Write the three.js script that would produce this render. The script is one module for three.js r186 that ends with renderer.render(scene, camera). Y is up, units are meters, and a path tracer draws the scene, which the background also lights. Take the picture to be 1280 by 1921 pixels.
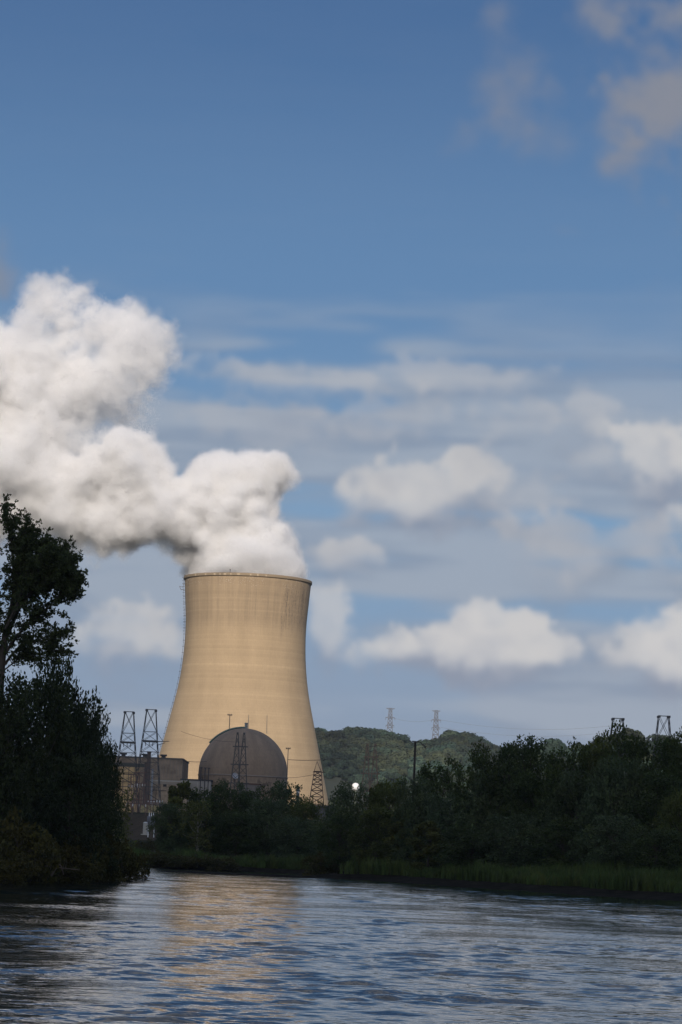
import * as THREE from 'three';
import { mergeGeometries } from 'three/addons/utils/BufferGeometryUtils.js';

// ------------------------------------------------------------------ camera, sky, sun, exposure
const scene = new THREE.Scene();
const PW = 1280, PH = 1921, FPX = 5000, EYE = 3.5, ROLL = THREE.MathUtils.degToRad(2.3);
const PITCH = Math.atan((1605 - PH / 2) * Math.cos(ROLL) / FPX);
const camera = new THREE.PerspectiveCamera(2 * Math.atan(PH / 2 / FPX) * 180 / Math.PI, 682 / 1024, 1, 30000);
camera.position.set(0, EYE, 0);
camera.rotation.set(PITCH, 0, ROLL, 'YXZ');
scene.add(camera);

const renderer = new THREE.WebGLRenderer({ antialias: true });
renderer.setSize(682, 1024);
renderer.toneMapping = THREE.LinearToneMapping;
renderer.toneMappingExposure = 1.0;
renderer.shadowMap.enabled = true;

const SUN_AZ = THREE.MathUtils.degToRad(2), SUN_EL = THREE.MathUtils.degToRad(27);   // behind the viewer, to the left
const toSun = new THREE.Vector3(-Math.sin(SUN_AZ) * Math.cos(SUN_EL), Math.sin(SUN_EL), Math.cos(SUN_AZ) * Math.cos(SUN_EL));
const sun = new THREE.DirectionalLight(0xfff2e4, 3.95);
sun.name = 'sun';
sun.position.copy(toSun).multiplyScalar(3000).add(new THREE.Vector3(0, 0, -1500));
sun.target.position.set(0, 0, -1500);
sun.castShadow = true;
sun.shadow.radius = 1.5;
Object.assign(sun.shadow.camera, { left: -2600, right: 2600, top: 2600, bottom: -2600, near: 10, far: 8000 });
sun.shadow.mapSize.set(4096, 4096);
scene.add(sun, sun.target);

// ------------------------------------------------------------------ helpers
function rngOf(seed) { let s = seed >>> 0; return () => { s = (s + 0x6d2b79f5) | 0; let t = Math.imul(s ^ (s >>> 15), 1 | s); t = (t + Math.imul(t ^ (t >>> 7), 61 | t)) ^ t; return ((t ^ (t >>> 14)) >>> 0) / 4294967296; }; }
const PERM = new Uint8Array(512); { const r = rngOf(77), p = [...Array(256).keys()]; for (let i = 255; i > 0; i--) { const j = Math.floor(r() * (i + 1)); [p[i], p[j]] = [p[j], p[i]]; } for (let i = 0; i < 512; i++) PERM[i] = p[i & 255]; }
const VAL = new Float32Array(256); { const r = rngOf(5); for (let i = 0; i < 256; i++) VAL[i] = r() * 2 - 1; }
function noise3(x, y, z) {
  const xf = Math.floor(x), yf = Math.floor(y), zf = Math.floor(z); let u = x - xf, v = y - yf, w = z - zf;
  u = u * u * u * (u * (u * 6 - 15) + 10); v = v * v * v * (v * (v * 6 - 15) + 10); w = w * w * w * (w * (w * 6 - 15) + 10);
  const X = xf & 255, Y = yf & 255, Z = zf & 255, A = PERM[X] + Y, B = PERM[X + 1] + Y;
  const AA = PERM[A] + Z, AB = PERM[A + 1] + Z, BA = PERM[B] + Z, BB = PERM[B + 1] + Z;
  const a = VAL[PERM[AA]], b = VAL[PERM[BA]], c = VAL[PERM[AB]], d = VAL[PERM[BB]], e = VAL[PERM[AA + 1]], f = VAL[PERM[BA + 1]], g = VAL[PERM[AB + 1]], h = VAL[PERM[BB + 1]];
  const p = a + (b - a) * u, q = c + (d - c) * u, s = e + (f - e) * u, t = g + (h - g) * u;
  const m = p + (q - p) * v, n = s + (t - s) * v;
  return m + (n - m) * w;
}
function fbm(x, y, z, o = 5) { let s = 0, a = 0.5; for (let i = 0; i < o; i++) { s += a * noise3(x, y, z); x = x * 2.03 + 17.1; y = y * 2.03 - 5.7; z = z * 2.03 + 3.3; a *= 0.5; } return s; }
const clamp = (x, a = 0, b = 1) => Math.min(b, Math.max(a, x)), lerp = (a, b, t) => a + (b - a) * t;
const smooth = (a, b, x) => { const t = clamp((x - a) / (b - a)); return t * t * (3 - 2 * t); };
const lin = (r, g, b) => [r, g, b].map((c) => { c /= 255; return c <= 0.04045 ? c / 12.92 : ((c + 0.055) / 1.055) ** 2.4; });
const V = (x, y, z) => new THREE.Vector3(x, y, z);
// the direction of a measured point, and the place on it at a given distance in front
const EUL = new THREE.Euler(PITCH, 0, ROLL, 'YXZ');
function dirOf(px, py) { return V((px - PW / 2) / FPX, (PH / 2 - py) / FPX, -1).applyEuler(EUL); }
function at(px, py, D) { const d = dirOf(px, py); return d.multiplyScalar(D / -d.z).add(V(0, EYE, 0)); }
const azel = (px, py) => { const d = dirOf(px, py).normalize(); return [Math.atan2(d.x, -d.z) * 180 / Math.PI, Math.asin(d.y) * 180 / Math.PI]; };

const used = {};
function numbered(name) { const n = used[name] ?? 0; used[name] = n + 1; return n ? name + '_' + String(n).padStart(3, '0') : name; }
function tag(o, label, category, group, kind) {
  if (label) o.userData.label = label; if (category) o.userData.category = category; if (group) o.userData.group = group; if (kind) o.userData.kind = kind; return o;
}
function thing(name, pos, label, category, group) { const o = new THREE.Group(); o.name = numbered(name); o.position.copy(pos); scene.add(o); return tag(o, label, category, group); }
function mesh(name, geo, mat, parent = scene) { const m = new THREE.Mesh(geo, mat); m.name = parent === scene ? numbered(name) : name; m.castShadow = m.receiveShadow = true; parent.add(m); return m; }
function structure(name, geo, mat, label) { const m = mesh(name, geo, mat); m.userData.kind = 'structure'; if (label) m.userData.label = label; return m; }
const std = (color, roughness = 0.9, extra = {}) => new THREE.MeshStandardMaterial({ color: new THREE.Color().setRGB(...color), roughness, ...extra });
function texture(w, h, fn, srgb = true, repeat = null) {
  const data = new Uint8Array(w * h * 4);
  for (let y = 0; y < h; y++) for (let x = 0; x < w; x++) { const c = fn(x / w, y / h, x, y), i = (y * w + x) * 4; for (let k = 0; k < 3; k++) { const v = clamp(c[k]); data[i + k] = 255 * (srgb ? (v <= 0.0031308 ? v * 12.92 : 1.055 * Math.pow(v, 1 / 2.4) - 0.055) : v); } data[i + 3] = 255; }
  const t = new THREE.DataTexture(data, w, h); t.wrapS = t.wrapT = THREE.RepeatWrapping; t.magFilter = THREE.LinearFilter; t.minFilter = THREE.LinearFilter; t.needsUpdate = true;
  if (srgb) t.colorSpace = THREE.SRGBColorSpace; if (repeat) t.repeat.set(...repeat); return t;
}
// triangles collected into one geometry
class Acc {
  constructor() { this.p = []; this.n = []; this.c = []; this.uv = []; }
  tri(a, b, c, n, col) { for (const q of [a, b, c]) { this.p.push(q.x, q.y, q.z); this.n.push(n.x, n.y, n.z); if (col) this.c.push(...col); } }
  quad(a, b, c, d, col) { const n = b.clone().sub(a).cross(c.clone().sub(a)).normalize(); this.tri(a, b, c, n, col); this.tri(a, c, d, n, col); }
  bar(a, b, t, t2 = t) {   // a square rod
    const ax = b.clone().sub(a).normalize(), s = (Math.abs(ax.y) > 0.9 ? V(1, 0, 0) : V(0, 1, 0)).cross(ax).normalize(), u = ax.clone().cross(s);
    const ring = (o, h) => [[-1, -1], [1, -1], [1, 1], [-1, 1]].map(([i, j]) => o.clone().addScaledVector(s, i * h / 2).addScaledVector(u, j * h / 2));
    const A = ring(a, t), B = ring(b, t2);
    for (let i = 0; i < 4; i++) { const j = (i + 1) % 4; this.quad(A[i], A[j], B[j], B[i]); }
    this.quad(A[3], A[2], A[1], A[0]); this.quad(B[0], B[1], B[2], B[3]); return this;
  }
  box(cx, cy, cz, w, h, d) { const x0 = cx - w / 2, x1 = cx + w / 2, y0 = cy - h / 2, y1 = cy + h / 2, z0 = cz - d / 2, z1 = cz + d / 2;
    this.quad(V(x0, y0, z1), V(x1, y0, z1), V(x1, y1, z1), V(x0, y1, z1)); this.quad(V(x1, y0, z0), V(x0, y0, z0), V(x0, y1, z0), V(x1, y1, z0));
    this.quad(V(x0, y1, z1), V(x1, y1, z1), V(x1, y1, z0), V(x0, y1, z0)); this.quad(V(x0, y0, z0), V(x1, y0, z0), V(x1, y0, z1), V(x0, y0, z1));
    this.quad(V(x1, y0, z1), V(x1, y0, z0), V(x1, y1, z0), V(x1, y1, z1)); this.quad(V(x0, y0, z0), V(x0, y0, z1), V(x0, y1, z1), V(x0, y1, z0)); return this; }
  get geo() { const g = new THREE.BufferGeometry(); g.setAttribute('position', new THREE.Float32BufferAttribute(this.p, 3)); g.setAttribute('normal', new THREE.Float32BufferAttribute(this.n, 3)); if (this.c.length) g.setAttribute('color', new THREE.Float32BufferAttribute(this.c, 3)); return g; }
}
const boxGeo = (cx, cy, cz, w, h, d) => { const g = new THREE.BoxGeometry(w, h, d); g.translate(cx, cy, cz); return g; };
const cyl = (x, y0, y1, z, r0, r1 = r0, n = 16) => { const g = new THREE.CylinderGeometry(r1, r0, y1 - y0, n); g.translate(x, (y0 + y1) / 2, z); return g; };
function tube(points, radii, sides = 7) {   // a tapered limb through the points
  const pos = [], nor = [], idx = []; let s = V(1, 0, 0);
  points.forEach((p, i) => {
    const d = (points[i + 1] ?? p).clone().sub(points[i - 1] ?? p).normalize(); if (Math.abs(d.dot(s)) > 0.9) s = V(0, 0, 1); s = s.clone().addScaledVector(d, -s.dot(d)).normalize(); const u = d.clone().cross(s);
    for (let k = 0; k < sides; k++) { const a = k / sides * 2 * Math.PI, n = s.clone().multiplyScalar(Math.cos(a)).addScaledVector(u, Math.sin(a)); pos.push(p.x + n.x * radii[i], p.y + n.y * radii[i], p.z + n.z * radii[i]); nor.push(n.x, n.y, n.z); }
    if (i) for (let k = 0; k < sides; k++) { const a = (i - 1) * sides + k, b = (i - 1) * sides + (k + 1) % sides; idx.push(a, b, b + sides, a, b + sides, a + sides); }
  });
  const g = new THREE.BufferGeometry(); g.setAttribute('position', new THREE.Float32BufferAttribute(pos, 3)); g.setAttribute('normal', new THREE.Float32BufferAttribute(nor, 3)); g.setIndex(idx); return g;
}

// ------------------------------------------------------------------ sky: air and clouds on a float map
{
  const W = 4096, H = 2048, data = new Float32Array(W * H * 4), rnd = rngOf(31);
  const zen = lin(56, 88, 136), c18 = lin(74, 109, 154), c12 = lin(100, 137, 178), c7 = lin(124, 160, 194), c3 = lin(136, 158, 184), c0 = lin(146, 154, 170);
  const stops = [[0, c0], [3.2, c3], [7, c7], [12, c12], [18.5, c18], [60, zen], [90, zen]];
  const air = (el) => { let i = 0; while (i < stops.length - 2 && el > stops[i + 1][0]) i++; const t = smooth(stops[i][0], stops[i + 1][0], el) * 0.5 + clamp((el - stops[i][0]) / (stops[i + 1][0] - stops[i][0])) * 0.5; return [0, 1, 2].map((k) => lerp(stops[i][1][k], stops[i + 1][1][k], t)); };
  // cumulus: azimuth, elevation of the base, half width, height (degrees), thickness, brightness
  const puffs = [];
  const put = (x, base, w, top, dens, lit, ragged = 1, thin = false) => { const [az, el] = azel(x, base), q = 87.3; puffs.push({ az, el, w: w / q, h: (base - top) / q, dens, lit, ragged, thin }); };
  put(790, 962, 165, 832, 1.0, 0.72); put(690, 950, 70, 850, 0.8, 0.62); put(900, 950, 80, 842, 0.8, 0.6);
  put(690, 1082, 115, 1005, 0.85, 0.62, 1.4); put(610, 1075, 70, 1020, 0.5, 0.5, 1.5);
  put(915, 1256, 165, 1128, 1.0, 0.9); put(1000, 1250, 80, 1150, 0.9, 0.8); put(745, 1248, 95, 1165, 0.95, 0.8); put(830, 1252, 105, 1145, 1.0, 0.88); put(790, 1252, 100, 1168, 0.95, 0.84);
  put(1235, 1278, 120, 1138, 1.0, 0.9); put(1330, 1280, 130, 1120, 1.0, 0.9); put(1130, 1240, 70, 1155, 0.5, 0.6, 1.5);
  put(605, 1212, 58, 1105, 0.75, 0.75, 1.3); put(225, 1240, 130, 1130, 0.8, 0.75, 1.3); put(320, 1235, 60, 1150, 0.6, 0.6, 1.3);
  put(1250, 925, 125, 790, 0.9, 0.78); put(1330, 920, 120, 770, 0.9, 0.8); put(1130, 905, 70, 830, 0.6, 0.6, 1.3);
  put(1085, 850, 110, 705, 0.6, 0.62, 1.5); put(960, 850, 130, 740, 0.45, 0.5, 1.6);
  put(1130, 1085, 210, 955, 0.75, 0.42, 1.4); put(1290, 1000, 60, 935, 0.7, 0.72, 1.2);
  put(1230, 270, 185, -110, 1.0, 0.42, 1.6, true); put(1310, 240, 190, -160, 0.85, 0.42, 1.6, true); put(1140, 250, 95, 100, 0.55, 0.4, 1.6, true); put(1185, 320, 70, 255, 0.6, 0.46, 1.2, true); put(950, 225, 90, 40, 0.55, 0.4, 1.8, true); put(1000, 290, 80, 190, 0.35, 0.4, 1.8, true); put(880, 280, 60, 215, 0.2, 0.4, 1.8, true);
  put(0, 510, 65, 375, 0.85, 0.5, 1.4, true); put(500, 850, 230, 730, 0.4, 0.45, 1.8); put(730, 840, 160, 720, 0.45, 0.5, 1.7); put(560, 740, 230, 665, 0.55, 0.55, 1.4, false); put(850, 735, 200, 660, 0.5, 0.55, 1.5, false); put(1000, 1000, 170, 900, 0.4, 0.5, 1.8);
  for (let i = 0; i < 230; i++) { const az = 9.5 + rnd() * 341, el = 2.5 + 20 * rnd() ** 1.7, w = 1 + 2.2 * rnd(); puffs.push({ az: az > 180 ? az - 360 : az, el, w, h: w * (0.45 + 0.4 * rnd()), dens: 0.4 + 0.6 * rnd(), lit: 0.45 + 0.45 * rnd(), ragged: 1 + rnd() }); }
  const byAz = Array.from({ length: 360 }, () => []);
  for (const p of puffs) for (let k = Math.floor(p.az - p.w * 1.6 - 1); k <= p.az + p.w * 1.6 + 1; k++) byAz[((k % 360) + 360) % 360].push(p);
  const veil = lin(161, 171, 185), dim = lin(142, 155, 174), bright = lin(211, 209, 208), mid = lin(184, 186, 193), low = lin(142, 151, 169), warm = lin(135, 140, 153);
  const v0 = lin(150, 151, 165);
  for (let row = H / 2; row < H; row++) {
    const el = ((row + 0.5) / H - 0.5) * 180, e = el * Math.PI / 180, base = air(el), y = Math.sin(e), ce = Math.cos(e);
    for (let col = 0; col < W; col++) {
      const round = ((col + 0.5) / W - 0.5) * 2 * Math.PI, x = Math.cos(round) * ce, z = Math.sin(round) * ce, o = (row * W + col) * 4;
      let r = base[0], g = base[1], b = base[2];
      if (el < 45) {
        const az = Math.atan2(x, -z) * 180 / Math.PI, cy = y * 1.0;
        // thin stratified veils
        const n1 = fbm(x * 9 + 3, cy * 46, z * 9, 5), n2 = fbm(x * 15 + 9, cy * 125 + 7, z * 15, 4) + 0.45 * fbm(x * 7 + 2, cy * 260, z * 7 + 8, 3);
        let veilA = smooth(-0.26, 0.36, n1 * 1.25 + n2 * 0.6 + 0.10 * Math.exp(-(((el - 8.2) / 3.0) ** 2)) + 0.16 * Math.exp(-(((el - 4.5) / 3.5) ** 2)) + 0.24) * 0.9;
        veilA *= smooth(12.6, 9.6, el + 1.6 * n1) * 0.95 + 0.02;
        veilA = Math.max(veilA, 0.75 * smooth(5.6, 1.8, el) * (0.8 + 0.4 * n1));
        const vc = [0, 1, 2].map((k) => lerp(veil[k], dim[k], clamp(0.42 - n2 * 2.6 - n1 * 0.6)));
        r = lerp(r, vc[0], veilA); g = lerp(g, vc[1], veilA); b = lerp(b, vc[2], veilA);
        // heaped clouds
        const list = byAz[((Math.floor(az) % 360) + 360) % 360];
        if (list.length) {
          const wx = fbm(x * 38, y * 38, z * 38 + 5, 5), wy = fbm(x * 38 + 40, y * 38, z * 38, 5), bil = fbm(x * 62, y * 74 + 3, z * 62, 6), fine = fbm(x * 210 + 3, y * 230, z * 210, 4), lump = Math.abs(fbm(x * 90 + 7, y * 100, z * 90 + 2, 5));
          for (const p of list) {
            let da = az - p.az; if (da > 180) da -= 360; if (da < -180) da += 360;
            const u = (da + wx * 0.8 * p.ragged * (0.3 + p.w * 0.3)) / p.w, t = (el - p.el + wy * 0.55 * p.ragged * (0.2 + p.h * 0.5)) / p.h;
            if (Math.abs(u) > 1.7 || t < -0.9 || t > 1.8) continue;
            const under = t < 0.2 ? (t - 0.2) * 1.45 : (t - 0.2) / 0.8, d = 1.06 - Math.sqrt(u * u + under * under) + bil * 0.5 + fine * 0.3 - lump * 0.2;
            if (d <= 0) continue;
            const soft = p.thin ? 1.15 : lerp(0.85, 0.22, smooth(0.05, 0.6, t)) * p.ragged, a = smooth(0, soft, d) * Math.min(1, p.dens * (p.thin ? 0.9 + 0.5 * bil : 0.88 + 0.35 * bil)) * (p.thin ? 1 : 0.94);
            const sh = clamp(smooth(-0.12, 0.36, t + bil * 0.3 + wx * 0.22) * 0.98 + fine * 0.16 - lump * 0.42 - 0.1 * smooth(0.5, 1.2, u) + 0.05);
            const lo = sh < 0.5 ? sh * 2 : 1, hi = sh < 0.5 ? 0 : sh * 2 - 1;
            const c = p.thin ? warm : [0, 1, 2].map((k) => { const q = lerp(low[k], mid[k], lo), w = lerp(q, bright[k], hi); return lerp(lerp(dim[k], mid[k], sh), w, smooth(0.3, 0.8, p.lit)) * (0.8 + 0.2 * p.lit / 0.9); });
            r = lerp(r, c[0], a); g = lerp(g, c[1], a); b = lerp(b, c[2], a);
          }
        }
      }
      if (el > 19) {   // broken clouds overhead, like those that enter the view at its upper right
        const k = 1.7 / (y + 0.25), n = fbm(x * k * 2.1 + 4, 3.3, z * k * 2.1, 6), a = smooth(-0.06, 0.2, n) * smooth(19, 25, el) * 0.85, sh = smooth(-0.1, 0.45, n + 0.3 * fbm(x * k * 6, 8, z * k * 6, 3));
        r = lerp(r, lerp(bright[0], dim[0], sh), a); g = lerp(g, lerp(bright[1], dim[1], sh), a); b = lerp(b, lerp(bright[2], dim[2], sh), a);
      }
      const nearSun = Math.acos(clamp(x * toSun.x + y * toSun.y + z * toSun.z, -1, 1)) * 180 / Math.PI, glow = 0.75 * Math.exp(-((nearSun / 30) ** 2)) + 0.9 * Math.exp(-nearSun / 9);   // bright hazy air round the sun
      r += glow; g += glow * 0.9; b += glow * 0.74;
      data[o] = r; data[o + 1] = g; data[o + 2] = b; data[o + 3] = 1;
    }
  }
  for (let row = 0; row < H / 2; row++) for (let col = 0; col < W; col++) { const o = (row * W + col) * 4; data[o] = v0[0] * 0.3; data[o + 1] = v0[1] * 0.3; data[o + 2] = v0[2] * 0.3; data[o + 3] = 1; }
  const sky = new THREE.DataTexture(data, W, H, THREE.RGBAFormat, THREE.FloatType);
  sky.mapping = THREE.EquirectangularReflectionMapping; sky.magFilter = sky.minFilter = THREE.LinearFilter; sky.needsUpdate = true;
  scene.background = sky; scene.environment = sky;
  scene.fog = new THREE.FogExp2(new THREE.Color().setRGB(0.78, 0.86, 1.0), 0.000035);
}

// ------------------------------------------------------------------ ground, river, hills
const mainland = [[-400, -600], [-60, -100], [-45, 60], [-31, 150], [-28.2, 200], [-27.2, 222], [-26.4, 246], [-25.6, 285], [-25.2, 330], [-25.6, 356], [-29, 368], [-36, 395], [-40, 440], [-36, 468], [-20, 466], [-6, 464], [0, 446], [0, 418], [-6, 410], [-3, 405], [5, 404], [11, 378], [18, 350], [24, 332], [29, 318], [38, 297], [50, 270], [70, 200], [90, 100], [110, -100], [400, -600], [9000, -600], [9000, 9000], [-9000, 9000], [-9000, -600]];
const sandbar = [[-26, 404], [-20, 400], [-12, 397], [-4, 397], [0, 400], [0, 410], [-8, 410], [-17, 408], [-25, 407]];
function polySD(poly, x, d) {
  let m = 1e9, inside = false;
  for (let i = 0, j = poly.length - 1; i < poly.length; j = i++) {
    const [ax, ay] = poly[j], [bx, by] = poly[i], t = clamp(((x - ax) * (bx - ax) + (d - ay) * (by - ay)) / ((bx - ax) ** 2 + (by - ay) ** 2));
    m = Math.min(m, Math.hypot(x - ax - (bx - ax) * t, d - ay - (by - ay) * t));
    if ((ay > d) !== (by > d) && x < (bx - ax) * (d - ay) / (by - ay) + ax) inside = !inside;
  }
  return inside ? m : -m;
}
const shoreD = (x, d) => polySD(mainland, x, d) + 0.7 * noise3(x * 0.21, d * 0.13, 4);
function groundY(x, d) {
  const s = shoreD(x, d), b = polySD(sandbar, x, d);
  let y = s > 0 ? 0.85 * smooth(-0.5, 7, s) + 0.45 * smooth(8, 40, s) + 0.12 * noise3(x * 0.3, d * 0.1, 2) * smooth(2, 9, s) : Math.max(-2, s * 0.12);
  if (b > -6) y = Math.max(y, Math.min(0.26, b * 0.11));
  y += 5 * smooth(520, 820, d) + 11 * smooth(760, 1080, d);
  y += 30 * smooth(250, 1800, Math.abs(x) - d * 0.16) * smooth(100, 1000, d);
  return y;
}
{
  const ds = [], xs = [];
  for (let d = -600; d < 180; d += 40) ds.push(d);
  for (let d = 180; d < 520; d += 2.5) ds.push(d);
  for (let d = 520; d < 6200; d += 12 + (d - 520) * 0.03) ds.push(d);
  for (let i = 0; i <= 90; i++) { const x = 85 * (i / 90) ** 1 + 0; if (i) xs.push(-x); xs.push(x); }
  for (let x = 95; x < 5200; x *= 1.18) xs.push(x, -x);
  xs.sort((a, b) => a - b);
  const pos = [], uv = [], col = [], idx = [], C = [lin(40, 37, 31), lin(40, 48, 28), lin(86, 74, 60)];
  for (const d of ds) for (const x of xs) {
    pos.push(x, groundY(x, d), -d); uv.push(x / 12, d / 12);
    const s = shoreD(x, d), grass = smooth(6, 10, s + 2 * noise3(x * 0.2, d * 0.2, 1)), soil = smooth(560, 700, d) * smooth(1500, 1200, d) * smooth(-0.1, 0.3, noise3(x * 0.02, d * 0.01, 6) + 0.25);
    for (let k = 0; k < 3; k++) col.push(lerp(lerp(C[0][k], C[1][k], grass), C[2][k], soil));
  }
  const n = xs.length;
  for (let j = 0; j < ds.length - 1; j++) for (let i = 0; i < n - 1; i++) { const a = j * n + i; idx.push(a, a + 1, a + n, a + 1, a + n + 1, a + n); }
  const g = new THREE.BufferGeometry(); g.setAttribute('position', new THREE.Float32BufferAttribute(pos, 3)); g.setAttribute('uv', new THREE.Float32BufferAttribute(uv, 2)); g.setAttribute('color', new THREE.Float32BufferAttribute(col, 3)); g.setIndex(idx); g.computeVertexNormals();
  const soilTex = texture(512, 512, (u, v) => { const T = 2 * Math.PI, a = Math.cos(u * T), b = Math.sin(u * T), c = Math.cos(v * T), e = Math.sin(v * T), n1 = fbm(a * 2.2 + c * 1.3, b * 2.2 + e * 1.3, c * 2.2 - b, 6), k = 0.75 + 0.8 * n1; return [k, k, k * 0.97]; });
  structure('ground', g, new THREE.MeshPhysicalMaterial({ vertexColors: true, specularIntensity: 0.05, map: soilTex, bumpMap: soilTex, bumpScale: 0.12, roughness: 0.95 }), 'dark muddy river banks rising to the plant');
}
// river: a sheet with real waves where the camera sees it, fine ripples in a normal map
{
  const rnd = rngOf(12), waves = [];
  for (let i = 0; i < 60; i++) { const L = 0.9 * Math.pow(4.5, rnd()), a = (rnd() - 0.5) * 1.75 + 0.2, k = 2 * Math.PI / L; waves.push([k * Math.sin(a), k * Math.cos(a), 0.0028 * L ** 0.9 * (0.4 + rnd()), rnd() * 7, L]); }
  for (let i = 0; i < 16; i++) { const L = 4 * Math.pow(4, rnd()), a = (rnd() - 0.5) * 1.0 + 0.1, k = 2 * Math.PI / L; waves.push([k * Math.sin(a), k * Math.cos(a), 0.0016 * L * (0.5 + rnd()), rnd() * 7, L]); }
  const height = (x, d) => {
    const step = d * 0.0024; let h = 0, g = 0;
    for (const [kx, kd, a, ph, L] of waves) { const f = smooth(1.6, 4, L / step); if (f) { const v = Math.exp(0.7 * Math.sin(kx * x + kd * d + ph)) - 1.13; if (L < 5) h += a * f * v * 1.3; else g += a * v; } }
    const group = 0.62 + 0.5 * noise3(x * 0.09, d * 0.035, 9) + 0.8 * noise3(x * 0.34, d * 0.13, 3); return h * clamp(group, 0.1, 1.6) + g;
  };
  const ds = [], us = [];
  for (let d = 44; d < 500; d *= 1.0024) ds.push(d);
  for (let i = 0; i <= 380; i++) us.push(-0.165 + 0.33 * i / 380);
  const grid = (ds, us, at) => { const pos = [], uv = [], idx = [], n = us.length; for (const d of ds) for (const u of us) { const [x, y] = at(u, d); pos.push(x, y, -d); uv.push(x / 9, d / 9); } for (let j = 0; j < ds.length - 1; j++) for (let i = 0; i < n - 1; i++) { const a = j * n + i; idx.push(a, a + 1, a + n, a + 1, a + n + 1, a + n); } const g = new THREE.BufferGeometry(); g.setAttribute('position', new THREE.Float32BufferAttribute(pos, 3)); g.setAttribute('uv', new THREE.Float32BufferAttribute(uv, 2)); g.setIndex(idx); return g; };
  const near = grid(ds, us, (u, d) => { const x = u * d; return [x, height(x, d)]; });
  const e = ds[ds.length - 1], flat = [grid([-600, -200, 0, 44.0], [-600, -200, -7.26, 7.26, 200, 600], (u) => [u, 0]), grid([44, e], [0, 1], (u, d) => [lerp(-600, -0.165 * d, u), 0]), grid([44, e], [0, 1], (u, d) => [lerp(0.165 * d, 600, u), 0])];
  const g = mergeGeometries([near, ...flat]); g.computeVertexNormals();
  const S = 1024, hm = new Float32Array(S * S), comps = [];
  for (let i = 0; i < 60; i++) { const K = 8 * Math.pow(9, rnd()), a = (rnd() - 0.5) * 1.5 + 0.1; comps.push([Math.round(K * Math.sin(a)), Math.round(K * Math.cos(a)), rnd() * 7, 1 / K ** 1.02]); }
  for (const [ku, kv, ph, am] of comps) for (let y = 0; y < S; y++) { const s0 = kv * y / S * 2 * Math.PI + ph; for (let x = 0; x < S; x++) hm[y * S + x] += am * Math.sin(ku * x / S * 2 * Math.PI + s0); }
  const q = 9 / S, A = 0.009, at2 = (x, y) => hm[((y + S) % S) * S + (x + S) % S] * A;
  const ripple = texture(S, S, (u, v, x, y) => { const dx = (at2(x + 1, y) - at2(x - 1, y)) / (2 * q), dy = (at2(x, y + 1) - at2(x, y - 1)) / (2 * q), l = Math.hypot(dx, dy, 1); return [0.5 - dx / l / 2, 0.5 - dy / l / 2, 0.5 + 1 / l / 2]; }, false);
  structure('river', g, new THREE.MeshPhysicalMaterial({ color: new THREE.Color().setRGB(0.006, 0.011, 0.016), roughness: 0.05, ior: 1.33, normalMap: ripple, normalScale: new THREE.Vector2(1, 1) }), 'rippled river reflecting sky and cooling tower');
}
function hillY(x, d) {
  const ridge = Math.exp(-(((d - 3050) / 620) ** 2)), px = x / d * 5000;
  let top = 97 + 13 * Math.exp(-(((px - 60) / 140) ** 2)) + 10 * noise3(px * 0.009, 2, 3) - 75 * smooth(-60, -420, px);
  let y = top * ridge;
  const r2 = Math.exp(-(((d - 2350) / 430) ** 2)), t2 = 76 * smooth(150, 440, px) + 7 * noise3(px * 0.011, 5, 1) * smooth(200, 500, px);
  y = Math.max(y, t2 * r2) + 0.25 * Math.min(y, t2 * r2);
  return y + 6 * noise3(x * 0.006, d * 0.004, 8) + 18;
}
{
  const pos = [], idx = []; let nx = 120, nd = 60;
  for (let j = 0; j <= nd; j++) for (let i = 0; i <= nx; i++) { const d = 1880 + 2400 * j / nd, x = (i / nx - 0.5) * 0.62 * d, edge = Math.min(1, j / 3, (nd - j) / 3, i / 4, (nx - i) / 4); pos.push(x, lerp(-5, hillY(x, d), smooth(0, 1, edge)), -d); }
  for (let j = 0; j < nd; j++) for (let i = 0; i < nx; i++) { const a = j * (nx + 1) + i; idx.push(a, a + 1, a + nx + 1, a + 1, a + nx + 2, a + nx + 1); }
  const g = new THREE.BufferGeometry(); g.setAttribute('position', new THREE.Float32BufferAttribute(pos, 3)); g.setIndex(idx); g.computeVertexNormals();
  structure('hill', g, std(lin(38, 44, 26), 1), 'wooded ridge behind the plant');
}

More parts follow.
